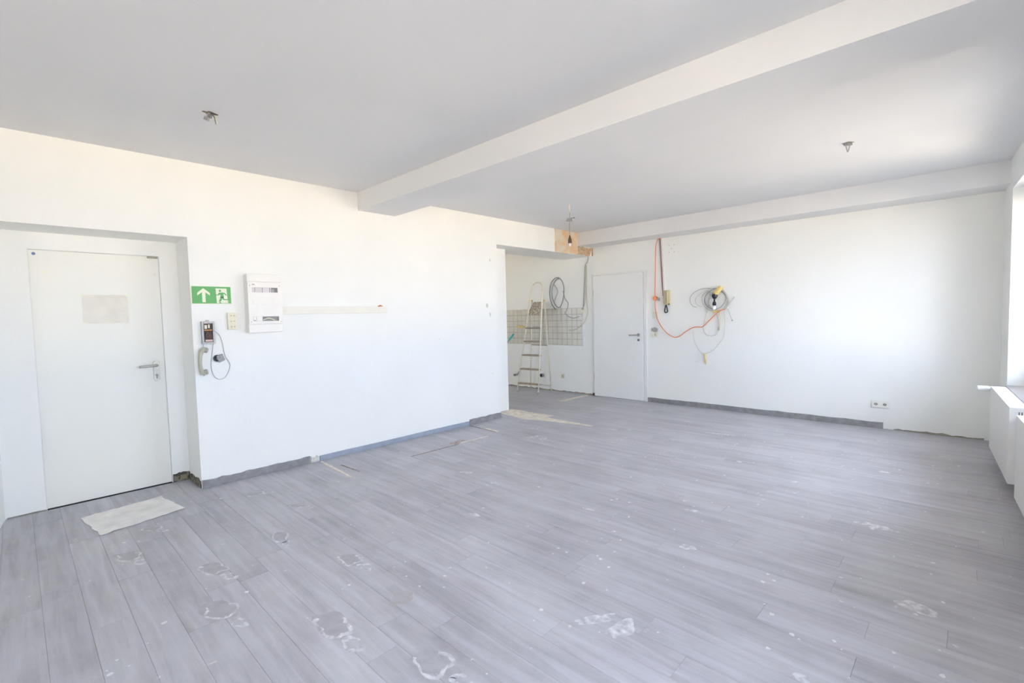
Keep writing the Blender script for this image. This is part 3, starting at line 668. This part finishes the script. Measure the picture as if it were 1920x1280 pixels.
m = MB(); m.box(0.1005, 0.1055, 1.668, 1.880, 1.53, 1.575); obj('centre_strip', m, WHITE_PLASTIC, bx, bevel=0.001)
LILAC = mat_plain('pale_lilac_blank', (0.66, 0.62, 0.62), 0.5)
for W_ in (W1, W2):
    m = MB(); m.box(0.086, 0.0885, W_[0], W_[1], W_[2], W_[3]); obj('window_back', m, DARK_STEEL, bx)
yy = W1[0]+0.002
for wd in (0.020, 0.058, 0.058, 0.010):
    m = MB(); m.box(0.0885, 0.099, yy, yy+wd, W1[2]+0.001, W1[3]-0.001); obj('blank_cover', m, LILAC, bx, bevel=0.001); yy += wd+0.0035
m = MB(); m.box(0.0885, 0.097, W1[1]-0.05, W1[1]-0.028, W1[2]+0.001, W1[2]+0.030); obj('breaker', m, GREY_PLASTIC, bx, bevel=0.001)
m = MB(); m.box(0.0885, 0.1015, W2[0]+0.002, W2[0]+0.022, W2[2]+0.001, W2[3]-0.001); br = obj('breaker', m, WHITE_PLASTIC, bx, bevel=0.001)
m = MB(); m.box(0.1015, 0.109, W2[0]+0.006, W2[0]+0.018, W2[2]+0.003, W2[2]+0.009); obj('toggle', m, KHAKI_DARK, br)
m = MB(); m.box(0.0885, 0.0995, W2[0]+0.024, W2[0]+0.076, W2[2]+0.001, W2[3]-0.001); obj('blank_cover', m, WHITE_PLASTIC, bx, bevel=0.001)
m = MB(); m.tube(spline([(0.0925, W2[0]+0.082, W2[2]+0.012), (0.095, W2[0]+0.13, W2[2]+0.024), (0.0925, W2[1]-0.03, W2[2]+0.006)], 6), 0.0055, 8); obj('loose_wire', m, CREAM_PLASTIC, bx, smooth=True)
for y in (fy0+0.017, fy1-0.018):
    for z in (fz0+0.016, fz1-0.030):
        m = MB(); m.cyl((X1, y, z), (X1+0.001, y, z), 0.0045, 10); obj('screw', m, KHAKI_PLASTIC, bx)
m = MB(); m.box(X1, X1+0.0006, 1.668, 1.690, 1.700, 1.707); m.box(X1, X1+0.0006, 1.668, 1.698, 1.693, 1.695); obj('maker_mark', m, GREY_PLASTIC, bx)

tr = thing('cable_trunking', 'long cream cable trunking running right from the fuse box', 'trunking', (0, 2.48, 1.44), 'cable trunking')
m = MB(); m.box(0, 0.020, 1.916, 3.042, 1.443, 1.512); obj('channel', m, mat_plain('cream_trunking', (0.82, 0.79, 0.70), 0.45, var=0.03), tr, bevel=0.003)
m = MB(); m.box(0.020, 0.0222, 1.916, 3.042, 1.449, 1.506); obj('lid', m, bpy.data.materials['cream_trunking'], tr)
m = MB(); m.tube([(0.0222, 2.93, 1.512), (0.028, 2.955, 1.520), (0.026, 2.985, 1.515)], [0.004, 0.009, 0.003], 8); obj('tape_curl', m, COPPER, tr)

# ------------------------------------------------------------------ ceiling leftovers
cj = thing('ceiling_wire_stub', 'broken ceiling outlet with two grey connectors above the steel door side', 'wiring', (1.14, 1.14, H), 'bare ceiling wiring')
def tilted_box(c, s, rx, ry, rz):
    Mx = Matrix.Translation(c) @ Matrix.Rotation(R(rz), 4, 'Z') @ Matrix.Rotation(R(ry), 4, 'Y') @ Matrix.Rotation(R(rx), 4, 'X')
    m = MB(xf=lambda v: Mx @ Vector(v)); m.box(-s[0]/2, s[0]/2, -s[1]/2, s[1]/2, -s[2]/2, s[2]/2); return m
m = MB(); m.prism(blob(1.145, 1.145, 0.026, 0.040, 0.3), 2, H-0.002, H-0.0002); obj('ceiling_hole', m, DARK_SCAR, cj)
obj('connector_block', tilted_box((1.150, 1.138, H-0.022), (0.022, 0.022, 0.020), 20, 30, 45), CABLE_DARK, cj, bevel=0.002)
obj('connector_block', tilted_box((1.162, 1.118, H-0.046), (0.024, 0.024, 0.022), 10, 25, 50), GREY_PLASTIC, cj, bevel=0.002)
m = MB(); m.tube(spline([(1.15, 1.14, H), (1.155, 1.125, H-0.015), (1.162, 1.118, H-0.038)], 4), 0.003, 6); obj('wire', m, CABLE_GREY, cj)
m = MB(); m.tube(spline([(1.130, 1.16, H), (1.132, 1.170, H-0.012), (1.138, 1.176, H-0.028), (1.142, 1.177, H-0.054)], 4), 0.0045, 8); obj('wire', m, CREAM_PLASTIC, cj)
m = MB(); m.tube(spline([(1.135, 1.155, H), (1.143, 1.166, H-0.02), (1.150, 1.171, H-0.060)], 4), 0.004, 8); obj('wire', m, CABLE_DARK, cj)

cj = thing('ceiling_wire_stub', 'small bare wire stub in the ceiling between beam and end wall', 'wiring', (3.868, 4.90, H), 'bare ceiling wiring')
obj('connector_block', tilted_box((3.868, 4.90, H-0.012), (0.055, 0.022, 0.018), 0, 0, 40), GREY_METAL, cj, bevel=0.002)
m = MB(); m.tube(spline([(3.855, 4.89, H-0.015), (3.86, 4.885, H-0.04), (3.868, 4.885, H-0.075)], 4), 0.004, 6); m.tube(spline([(3.88, 4.905, H-0.015), (3.877, 4.895, H-0.045), (3.870, 4.888, H-0.072)], 4), 0.0045, 6); obj('wire', m, CABLE_GREY, cj)
m = MB(); m.prism(blob(3.868, 4.90, 0.035, 0.028), 2, H-0.0018, H-0.0002); obj('ceiling_hole', m, KHAKI_DARK, cj)

pd = thing('pendant_lampholder', 'bare lampholder hanging on a thin wire from the ceiling near the kitchen opening', 'lamp', (1.10, 4.91, H))
m = MB(); m.tube([(1.10, 4.91, H), (1.10, 4.91, H-0.03), (1.101, 4.911, H-0.085)], [0.010, 0.009, 0.006], 10); obj('wire_sleeve', m, CREAM_PLASTIC, pd)
m = MB(); m.tube(spline([(1.101, 4.911, H-0.08), (1.105, 4.912, H-0.15), (1.099, 4.91, H-0.25), (1.10, 4.911, H-0.385)], 5), 0.0028, 6); obj('wire', m, CABLE_DARK, pd)
m = MB(); m.box(1.075, 1.112, 4.893, 4.925, H-0.195, H-0.160); m.tube([(1.115, 4.92, H-0.15), (1.128, 4.925, H-0.20)], 0.007, 8); m.tube([(1.09, 4.90, H-0.155), (1.065, 4.888, H-0.19)], 0.006, 8); obj('connector_block', m, GREY_PLASTIC, pd, bevel=0.002)
m = MB(); m.tube([(1.112, 4.92, H-0.17), (1.14, 4.93, H-0.155), (1.158, 4.936, H-0.158)], [0.003, 0.004, 0.010], 8); obj('loose_end', m, CABLE_DARK, pd)
m = MB(); m.tube([(1.10, 4.911, H-0.36), (1.10, 4.911, H-0.385), (1.10, 4.911, H-0.41), (1.10, 4.911, H-0.455)], [0.006, 0.012, 0.022, 0.024], 16); obj('lamp_socket', m, mat_plain('brown_bakelite', (0.10, 0.065, 0.04), 0.35), pd, smooth=False)
m = MB(); m.tube([(1.10, 4.911, H-0.445), (1.10, 4.911, H-0.468), (1.10, 4.911, H-0.492)], [0.015, 0.018, 0.011], 14); obj('bulb', m, BULB, pd, smooth=True)

# ------------------------------------------------------------------ stepladder in the alcove
ld = thing('stepladder', 'tall cream folding stepladder with brown steps standing by the tiled wall', 'ladder', (-1.06, 6.65, 0))
FL0, FR0 = Vector((-1.295, 6.46, 0.0)), Vector((-0.828, 6.50, 0.0))
FLt, FRt = Vector((-1.155, 6.755, 1.85)), Vector((-0.905, 6.765, 1.84))
def at(a, b, z): t = (z-a.z)/(b.z-a.z); return a.lerp(b, t)
hoop = [FL0, at(FL0, FLt, 1.0), FLt, FLt+Vector((0.022, 0.012, 0.065)), FLt+Vector((0.075, 0.018, 0.105)), (FLt+FRt)/2+Vector((0.012, 0.02, 0.122)), FRt+Vector((-0.05, 0.018, 0.105)), FRt+Vector((-0.010, 0.012, 0.06)), FRt, at(FR0, FRt, 1.0), FR0]
pts = [hoop[0], hoop[1]] + spline(hoop[2:9], 5) + [hoop[9], hoop[10]]
m = MB(); m.tube(pts, 0.0125, 10); obj('front_frame', m, LADDER_WHITE, ld, smooth=True)
RL0, RR0 = Vector((-1.385, 6.925, 0.0)), Vector((-0.862, 6.905, 0.0))
RLt, RRt = at(FL0, FLt, 1.64)+Vector((0.020, 0.03, 0)), at(FR0, FRt, 1.64)+Vector((0.028, 0.03, 0))
for a, b_ in ((RL0, RLt), (RR0, RRt)):
    m = MB(); m.tube([a, b_], 0.0105, 10); obj('rear_leg', m, LADDER_WHITE, ld, smooth=True)
for z in (0.165, 0.422, 0.668, 0.912, 1.15):
    a, b_ = at(FL0, FLt, z), at(FR0, FRt, z)
    m = MB(); e = Vector((0.006, 0, 0)); d_ = Vector((0, 0.05, 0))
    vs = [a+e-d_*0.5, b_-e-d_*0.5, b_-e+d_, a+e+d_]
    m.add([v+Vector((0, 0, -0.013)) for v in vs]+[v+Vector((0, 0, 0.013)) for v in vs], [(0, 3, 2, 1), (4, 5, 6, 7)]+[(i, (i+1) % 4, 4+(i+1) % 4, 4+i) for i in range(4)])
    obj('step', m, LADDER_STEP, ld, bevel=0.003)
# tilted-up platform, spattered
pa, pb = Vector((-1.225, 6.69, 1.385)), Vector((-0.915, 6.69, 1.385)); pc, pd_ = Vector((-0.925, 6.80, 1.615)), Vector((-1.135, 6.80, 1.615))
nrm = (pb-pa).cross(pc-pa).normalized()*0.012
m = MB(); m.add([pa, pb, pc, pd_, pa+nrm, pb+nrm, pc+nrm, pd_+nrm], [(0, 3, 2, 1), (4, 5, 6, 7)]+[(i, (i+1) % 4, 4+(i+1) % 4, 4+i) for i in range(4)])
obj('platform', m, SPATTER, ld, bevel=0.003)
for z in (0.10, 0.835):
    m = MB(); m.tube([at(RL0, RLt, z), at(RR0, RRt, z)], 0.0075, 8); obj('cross_brace', m, KHAKI_PLASTIC if z < .5 else LADDER_STEP, ld, smooth=True)
for p in (FL0, FR0, RL0, RR0):
    m = MB(); m.cyl((p.x, p.y, 0.0), (p.x, p.y, 0.035), 0.0155, 12); obj('foot_cap', m, CABLE_GREY, ld)
for p in (RLt, RRt):
    m = MB(); m.ball(p, 0.018, 10, 6); obj('hinge', m, YELLOW_PLASTIC, ld)

# ------------------------------------------------------------------ alcove fittings
YW = L-0.012
def wire(name, label, pts2, r, mat, cat='cable', depth=0.010, group=None, jit=0.004):
    pts = [(p[0], L-depth-random.uniform(0, jit), p[1]) for p in pts2]
    m = MB(); m.tube(spline(pts, 7), r, 8)
    return m
cc = thing('coiled_cable', 'grey cable coiled on a hook on the alcove wall beside the stepladder', 'cable', (-0.70, L, 2.03), 'old cables on the alcove wall')
m = wire('', '', [(-0.775, 1.475), (-0.86, 1.58), (-0.905, 1.758), (-0.87, 1.93), (-0.79, 2.02), (-0.70, 2.035), (-0.62, 1.97), (-0.58, 1.85), (-0.59, 1.70), (-0.64, 1.56), (-0.70, 1.505), (-0.78, 1.56), (-0.845, 1.70), (-0.84, 1.86), (-0.77, 1.98), (-0.69, 2.02)], 0.0068, CABLE_DARK, depth=0.014); obj('cable_loop', m, CABLE_DARK, cc, smooth=True)
m = wire('', '', [(-0.80, 1.92), (-0.735, 1.84), (-0.725, 1.77), (-0.77, 1.69), (-0.80, 1.62)], 0.006, CABLE_GREY); obj('cable_loop', m, CABLE_GREY, cc, smooth=True)
m = wire('', '', [(-0.60, 1.80), (-0.56, 1.66), (-0.50, 1.58), (-0.52, 1.47), (-0.57, 1.41), (-0.50, 1.35), (-0.39, 1.315), (-0.30, 1.33), (-0.275, 1.345)], 0.006, CABLE_GREY); obj('cable_tail', m, CABLE_GREY, cc, smooth=True)
m = wire('', '', [(-0.66, 1.52), (-0.665, 1.40), (-0.66, 1.28)], 0.006, CABLE_PALE); obj('cable_tail', m, CABLE_PALE, cc, smooth=True)
m = MB(); m.cyl((-0.70, L-0.001, 2.012), (-0.70, L-0.05, 2.016), 0.006, 8); obj('hook', m, STEEL, cc)

hc = thing('hanging_cable', 'pale cables hanging down the wall between the tiles and the white door', 'cable', (-0.10, L, 2.33), 'old cables on the alcove wall')
m = wire('', '', [(-0.055, 2.333), (-0.075, 2.26), (-0.12, 2.19), (-0.13, 2.05), (-0.15, 1.85), (-0.165, 1.65), (-0.18, 1.42)], 0.007, CABLE_GREY); obj('cable_strand', m, CABLE_GREY, hc, smooth=True)
m = wire('', '', [(-0.10, 2.20), (-0.10, 2.0), (-0.105, 1.80), (-0.10, 1.60), (-0.085, 1.45), (-0.105, 1.33), (-0.175, 1.225), (-0.30, 1.14), (-0.40, 1.105), (-0.49, 1.10)], 0.007, CABLE_PALE); obj('cable_strand', m, CABLE_PALE, hc, smooth=True)
m = wire('', '', [(-0.11, 2.19), (-0.125, 1.95), (-0.12, 1.75), (-0.15, 1.55), (-0.19, 1.46), (-0.20, 1.44)], 0.006, CABLE_PALE); obj('cable_strand', m, CABLE_PALE, hc, smooth=True)
m = MB(); m.box(-0.205, -0.165, L-0.03, L-0.010, 1.40, 1.455); obj('junction', m, CREAM_PLASTIC, hc, bevel=0.004)

o = thing('power_outlet', 'single cream outlet low on the alcove wall right of the stepladder', 'outlet', (-0.642, L, 0.24), 'wall outlets')
m = MB(); m.box(-0.682, -0.602, L-0.012, L, 0.243, 0.323); obj('cover_frame', m, CREAM_PLASTIC, o, bevel=0.003)
m = MB(); m.box(-0.660, -0.636, L-0.016, L-0.012, 0.258, 0.308); obj('rocker', m, KHAKI_PLASTIC, o, bevel=0.002)
o = thing('drain_stub', 'dark open drain pipe stub in the alcove wall behind the stepladder', 'pipe', (-1.115, L, 0.268))
m = MB(); m.cyl((-1.115, L, 0.268), (-1.115, L-0.05, 0.268), 0.036, 18); obj('pipe', m, GREY_PLASTIC, o)
m = MB(); m.cyl((-1.115, L-0.0505, 0.268), (-1.115, L-0.052, 0.268), 0.029, 18); obj('pipe_mouth', m, BLACK_PLASTIC, o)
o = thing('angle_valve', 'metal angle valve on the alcove wall left of the stepladder', 'valve', (-1.75, L, 0.24))
m = MB(); m.cyl((-1.76, L, 0.235), (-1.76, L-0.07, 0.235), 0.014, 12); m.tube([(-1.78, L-0.06, 0.235), (-1.70, L-0.06, 0.255), (-1.66, L-0.06, 0.30)], [0.014, 0.012, 0.012], 12); obj('valve_body', m, STEEL, o)
m = MB(); m.cyl((-1.76, L-0.07, 0.235), (-1.76, L-0.095, 0.235), 0.022, 12); obj('handwheel', m, DARK_STEEL, o)
o = thing('wall_tap', 'old brass tap on the tiles left of the stepladder', 'tap', (-1.60, L, 1.16))
m = MB(); m.cyl((-1.60, L-0.009, 1.165), (-1.60, L-0.08, 1.165), 0.020, 14); m.tube([(-1.645, L-0.06, 1.175), (-1.60, L-0.07, 1.165), (-1.555, L-0.06, 1.155)], [0.016, 0.020, 0.016], 12); obj('tap_body', m, YELLOW_PLASTIC, o, smooth=True)
for p in ((-1.66, L-0.06, 1.178), (-1.54, L-0.06, 1.152)):
    m = MB(); m.ball(p, 0.023, 10, 6); obj('tap_knob', m, YELLOW_PLASTIC, o, smooth=True)
o = thing('teal_grip_stick', 'grey stick with a teal grip leaning in the kitchen opening left of the stepladder', 'stick', (-2.62, 6.72, 0.0))
m = MB(); a, b_ = Vector((-2.62, 6.60, 0.004)), Vector((-1.745, 6.88, 1.03)); m.tube([a, a.lerp(b_, 0.88)], 0.012, 10); obj('stick', m, GREY_PLASTIC, o, smooth=True)
m = MB(); m.tube([a.lerp(b_, 0.88), a.lerp(b_, 0.90), b_], [0.015, 0.019, 0.019], 12); obj('grip', m, TEAL, o, smooth=True)

# ------------------------------------------------------------------ end wall: trunking, wall phone, orange cable, cable tangle
o = thing('cable_trunking', 'thin vertical white trunking with red wires above the wall phone', 'trunking', (1.25, L, 1.62), 'cable trunking')
m = MB(); m.prism([(1.215, 2.475), (1.222, 2.475), (1.262, 1.70), (1.254, 1.70)], 1, L-0.012, L); obj('shadow_strip', m, CABLE_GREY, o)  # grey strip standing in for the shadow line left of the channel
m = MB(); m.prism([(1.240, 2.475), (1.262, 2.475), (1.304, 1.70), (1.282, 1.70)], 1, L-0.014, L); obj('channel', m, WHITE_PLASTIC, o)
m = MB(); m.tube([(1.236, L-0.014, 2.474), (1.255, L-0.014, 2.10), (1.270, L-0.014, 1.62)], 0.004, 8); obj('red_wire', m, CABLE_RED, o)
o = thing('wall_phone', 'yellowed beige wall phone on the end wall right of the white door', 'telephone', (1.335, L, 1.48))
m = MB(); m.box(1.290, 1.385, L-0.045, L, 1.485, 1.700); bo = obj('body', m, BEIGE_PLASTIC, o, bevel=0.006)
m = MB(); m.tube([(1.362, L-0.056, 1.688), (1.366, L-0.068, 1.62), (1.366, L-0.068, 1.56), (1.362, L-0.056, 1.497)], [0.016, 0.013, 0.013, 0.016], 10); obj('handset', m, mat_plain('beige_handset', (0.66, 0.58, 0.37), 0.42), o, smooth=True)
m = MB(); m.ball((1.378, L-0.045, 1.494), 0.012, 8, 5); obj('speaker_cap', m, BLACK_PLASTIC, o)
m = MB(); m.tube(spline([(1.32, L-0.02, 1.485), (1.305, L-0.02, 1.43), (1.300, L-0.02, 1.385), (1.32, L-0.02, 1.37), (1.345, L-0.02, 1.385), (1.340, L-0.02, 1.42), (1.325, L-0.02, 1.485)], 6), 0.008, 8); obj('cord_loop', m, BLACK_PLASTIC, o, smooth=True)
m = MB(); m.box(1.225, 1.278, L-0.02, L, 1.545, 1.60); obj('junction', m, WHITE_PLASTIC, o, bevel=0.004)
o = thing('orange_cable', 'orange cable looping from the trunking down to the cable tangle on the end wall', 'cable', (1.6, L, 1.0))
m = wire('', '', [(1.252, 2.471), (1.204, 2.463), (1.173, 2.372), (1.162, 2.2), (1.159, 2.0), (1.154, 1.591), (1.165, 1.384), (1.208, 1.231), (1.323, 1.079), (1.452, 1.006), (1.54, 1.027), (1.61, 1.078), (1.716, 1.141), (1.80, 1.158), (1.875, 1.163), (1.975, 1.257), (2.062, 1.343), (2.12, 1.38), (2.179, 1.395)], 0.0065, CABLE_ORANGE, depth=0.026); obj('cable', m, CABLE_ORANGE, o, smooth=True)
m = MB(); m.cyl((1.150, L-0.001, 1.592), (1.150, L-0.040, 1.592), 0.032, 18); obj('round_clip', m, CABLE_ORANGE, o)
m = MB(); m.cyl((1.205, L-0.001, 1.575), (1.205, L-0.025, 1.575), 0.026, 16); j = obj('round_box', m, CABLE_GREY, o)
o = thing('wall_switch', 'cream push switch behind the orange cable below its round clip', 'switch', (1.14, L, 1.30), 'wall outlets')
m = MB(); m.box(1.100, 1.180, L-0.012, L, 1.295, 1.385); obj('cover_frame', m, CREAM_PLASTIC, o, bevel=0.003)
m = MB(); m.box(1.115, 1.165, L-0.018, L-0.012, 1.312, 1.368); obj('rocker', m, WHITE_PLASTIC, o, bevel=0.003)
o = thing('power_outlet', 'open socket insert above a small cream plate right of the white door', 'outlet', (1.139, L, 1.0), 'wall outlets')
m = MB(); m.cyl((1.138, L, 1.118), (1.138, L-0.022, 1.118), 0.036, 16); m.box(1.090, 1.186, L-0.026, L-0.020, 1.098, 1.138); obj('socket_insert', m, GREY_METAL, o, bevel=0.002)
m = MB(); m.box(1.100, 1.178, L-0.012, L, 1.005, 1.078); obj('cover_frame', m, CREAM_PLASTIC, o, bevel=0.003)
m = MB(); m.box(1.130, 1.148, L-0.016, L-0.012, 1.025, 1.060); obj('rocker', m, KHAKI_PLASTIC, o)

ct = thing('cable_tangle', 'tangle of thin grey cables with a black lampholder hanging on the end wall', 'cable', (2.05, L, 1.5))
def cab(name, pts, r, mat, depth=0.012): obj(name, wire('', '', pts, r, mat, depth=depth, jit=0.012), mat, ct, smooth=True)
cab('cable_loop', [(2.169, 1.384), (2.211, 1.523), (2.127, 1.646), (1.976, 1.692), (1.843, 1.689), (1.73, 1.633), (1.683, 1.556), (1.717, 1.464), (1.786, 1.434)], 0.004, CABLE_GREY)
cab('cable_loop', [(2.19, 1.40), (2.225, 1.53), (2.15, 1.655), (2.02, 1.69), (1.90, 1.66), (1.80, 1.60), (1.76, 1.53), (1.80, 1.46), (1.86, 1.44)], 0.0035, CABLE_PALE)
cab('cable_loop', [(1.954, 1.666), (1.865, 1.593), (1.876, 1.481), (1.954, 1.401), (2.041, 1.377), (2.15, 1.40), (2.20, 1.50), (2.17, 1.62), (2.06, 1.68), (1.95, 1.64), (1.90, 1.55), (1.93, 1.44)], 0.0042, CABLE_GREY, 0.018)
cab('cable_loop', [(1.99, 1.67), (1.92, 1.60), (1.90, 1.50), (1.97, 1.42), (2.06, 1.40), (2.14, 1.45), (2.185, 1.55), (2.13, 1.64), (2.04, 1.66)], 0.004, CABLE_DARK, 0.022)
cab('cable_loop', [(2.10, 1.66), (2.18, 1.60), (2.215, 1.50), (2.18, 1.41), (2.09, 1.385), (2.00, 1.41), (1.95, 1.49), (1.97, 1.58), (2.03, 1.65)], 0.004, CABLE_PALE, 0.016)
cab('long_loop', [(1.976, 1.654), (1.948, 1.457), (1.898, 1.258), (1.875, 1.146), (1.909, 1.057), (1.986, 1.03), (2.062, 1.058), (2.089, 1.146)], 0.004, CABLE_PALE)
cab('plug_lead', [(2.062, 1.343), (2.084, 1.256), (2.089, 1.146)], 0.005, CABLE_GREY)
cab('long_loop', [(1.727, 1.101), (1.75, 0.942), (1.829, 0.808), (1.897, 0.777), (2.007, 0.825), (2.094, 0.927), (2.158, 1.037), (2.169, 1.255), (2.158, 1.374)], 0.003, CABLE_PALE)
cab('yellow_lead', [(2.10, 1.37), (2.115, 1.27), (2.105, 1.16), (2.10, 1.12)], 0.0055, mat_plain('pale_yellow_cable', (0.75, 0.68, 0.40), 0.5))
cab('wire_end', [(2.2, 1.427), (2.273, 1.531), (2.293, 1.562)], 0.004, CABLE_GREY); cab('wire_end', [(2.211, 1.405), (2.263, 1.253)], 0.003, CABLE_GREY)
m = MB(); m.ball((2.296, L-0.014, 1.566), 0.011, 8, 5); obj('wire_cap', m, WHITE_PLASTIC, ct)
m = MB(); m.ball((2.266, L-0.010, 1.245), 0.012, 8, 5); obj('wire_cap', m, CABLE_GREY, ct)
m = MB(); m.tube([(2.125, L-0.02, 1.705), (2.085, L-0.045, 1.645), (2.055, L-0.06, 1.605)], [0.028, 0.036, 0.034], 12); obj('yellow_sleeve', m, YELLOW_PLASTIC, ct)
m = MB(); m.tube([(2.055, L-0.06, 1.605), (2.050, L-0.06, 1.575), (2.047, L-0.06, 1.545)], [0.036, 0.038, 0.020], 14); m.tube([(2.047, L-0.06, 1.55), (2.045, L-0.055, 1.49)], 0.012, 8); m.tube([(2.045, L-0.055, 1.505), (2.042, L-0.05, 1.475), (2.040, L-0.05, 1.455)], [0.018, 0.026, 0.022], 12); obj('lamp_socket', m, BLACK_PLASTIC, ct)
m = MB(); m.ball((2.040, L-0.05, 1.425), 0.027, 12, 8, (1, 1, 1.2)); obj('bulb', m, mat_plain('opal_bulb', (0.9, 0.9, 0.88), 0.2), ct, smooth=True)
m = MB(); m.box(2.01, 2.075, L-0.035, L-0.008, 1.352, 1.385); obj('yellow_clamp', m, YELLOW_PLASTIC, ct, bevel=0.004)
m = MB(); m.tube([(2.089, L-0.014, 1.15), (2.088, L-0.014, 1.11)], [0.012, 0.014], 10); obj('plug', m, KHAKI_DARK, ct)
m = MB(); m.tube([(1.893, L-0.012, 0.775), (1.896, L-0.012, 0.715), (1.905, L-0.012, 0.67), (1.908, L-0.012, 0.63)], [0.013, 0.010, 0.012, 0.006], 10); obj('yellow_tag', m, YELLOW_PLASTIC, ct)
m = MB(); m.add([(p[0], L-0.0008, p[1]) for p in blob(1.78, 0.70, 0.05, 0.06)], [tuple(range(22))]); obj('wall_shadow_spot', m, mat_stain_shade('grey_wall_shadow', (0.70, 0.70, 0.69), 0.4, 0.75, 14, 0.6, (0.88, 0.88, 0.85)), wall_far)  # faint shadow spot painted on the end wall

o = thing('power_outlet', 'white double wall socket low on the bright end wall near the radiators', 'outlet', (3.88, L, 0.236), 'wall outlets')
m = MB(); m.box(3.798, 3.958, L-0.012, L, 0.236, 0.316); obj('cover_frame', m, WHITE_PLASTIC, o, bevel=0.003)
for x in (3.838, 3.918):
    socket_face(o, x, 0.276, 1, L-0.012, 0.026, -1, WHITE_PLASTIC)
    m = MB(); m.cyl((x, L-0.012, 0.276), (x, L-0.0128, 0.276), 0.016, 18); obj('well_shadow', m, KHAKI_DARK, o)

# ------------------------------------------------------------------ radiators under the windows
def radiator(t0, t1, label, valve):
    base = WT((-0.08, (t0+t1)/2, 0.0)); rd = thing('radiator', label, 'radiator', base, 'panel radiators')
    X0, X1, Z0_, Z1_ = -0.125, -0.030, 0.10, 0.648
    m = MB(WT); m.box(X0, X0+0.018, t0+0.004, t1-0.004, Z0_, Z1_-0.012); obj('front_panel', m, RAD, rd, bevel=0.003)
    m = MB(WT); m.box(X1-0.015, X1, t0+0.004, t1-0.004, Z0_, Z1_-0.012); obj('rear_panel', m, RAD, rd, bevel=0.003)
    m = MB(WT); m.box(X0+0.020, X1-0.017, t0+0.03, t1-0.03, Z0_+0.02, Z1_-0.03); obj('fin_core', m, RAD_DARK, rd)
    for t in (t0, t1-0.003):
        m = MB(WT); m.box(X0, X1, t, t+0.003, Z0_, Z1_); sp_ = obj('side_panel', m, RAD, rd, bevel=0.001)
        s = MB(WT)
        for k in range(3): s.box(X0+0.045+k*0.014, X0+0.051+k*0.014, t-0.0006, t+0.0036, Z1_-0.055, Z1_-0.03)
        obj('side_slots', s, RAD_DARK, sp_)
    m = MB(WT); n = int((t1-t0)/0.022)
    m.box(X0, X0+0.016, t0+0.003, t1-0.003, Z1_-0.012, Z1_); m.box(X1-0.016, X1, t0+0.003, t1-0.003, Z1_-0.012, Z1_)
    for k in range(n): a = t0+0.004+k*(t1-t0-0.01)/n; m.box(X0+0.016, X1-0.016, a, a+0.014, Z1_-0.010, Z1_)
    obj('top_grille', m, RAD, rd)
    for t in (t0+0.15, t1-0.15):
        m = MB(WT); m.box(-0.030, -0.001, t-0.02, t+0.02, 0.18, 0.58); obj('wall_bracket', m, RAD, rd)
    m = MB(WT); tv = t1+0.03 if valve else t0-0.03
    m.cyl((-0.075, tv, 0.62), (-0.13, tv, 0.62), 0.013, 12); m.cyl((-0.075, min(tv, t1), 0.62), (-0.075, max(tv, t1) if valve else t0, 0.62), 0.010, 10); obj('valve_body', m, CHROME, rd)
    m = MB(WT); m.tube([(-0.125, tv, 0.62), (-0.14, tv, 0.62), (-0.205, tv, 0.62), (-0.21, tv, 0.62)], [0.020, 0.025, 0.023, 0.018], 16); obj('thermostat_head', m, UPVC, rd)
    m = MB(WT); m.tube([(-0.075, tv, 0.62), (-0.075, tv, 0.0)], 0.008, 10); obj('riser_pipe', m, RAD, rd, smooth=True)
radiator(5.06, 6.24, 'white panel radiator in the corner by the end wall', True)
radiator(3.40, 4.74, 'white panel radiator nearest the viewer, cut by the picture edge', False)

# ------------------------------------------------------------------ sheet of board on the floor before the steel door
c = [Vector(p) for p in ((0.03, 0.475, 0), (0.505, 0.545, 0), (0.395, 1.035, 0), (-0.05, 0.965, 0))]
nu, nv = 10, 16; m = MB(); top = []; 
for j in range(nv+1):
    for i in range(nu+1):
        u_, v_ = i/nu, j/nv
        p = (c[0].lerp(c[1], u_)).lerp(c[3].lerp(c[2], u_), v_)
        if i in (0, nu) or j in (0, nv): p += Vector((random.uniform(-0.007, 0.007), random.uniform(-0.007, 0.007), 0))
        fold = sum(0.004*max(0, 1-abs(v_-f)*14) for f in (0.16, 0.52, 0.86))
        edge = 0.006*max(0, 1-u_*6)*random.uniform(0.2, 1)+0.004*max(0, 1-(1-u_)*6)*random.uniform(0, 1)
        top.append(Vector((p.x, p.y, 0.0032+fold+edge)))
n = len(top)
m.v = [tuple(p) for p in top] + [(p.x, p.y, p.z-0.0022) for p in top]
W_ = nu+1
for j in range(nv):
    for i in range(nu):
        a = j*W_+i; m.f.append((a, a+1, a+W_+1, a+W_)); m.f.append((a+n, a+W_+n, a+W_+1+n, a+1+n))
edge = [i for i in range(nu)] + [j*W_+nu for j in range(nv)] + [nv*W_+nu-i for i in range(nu)] + [(nv-j)*W_ for j in range(nv)]
for a, b_ in zip(edge, edge[1:]+edge[:1]): m.f.append((a, a+n, b_+n, b_))
o = obj('cardboard_sheet', m, PAPER, loc=(0.22, 0.755, 0)); tag(o, 'creased grey-white sheet of board lying on the planks before the steel door', 'cardboard')
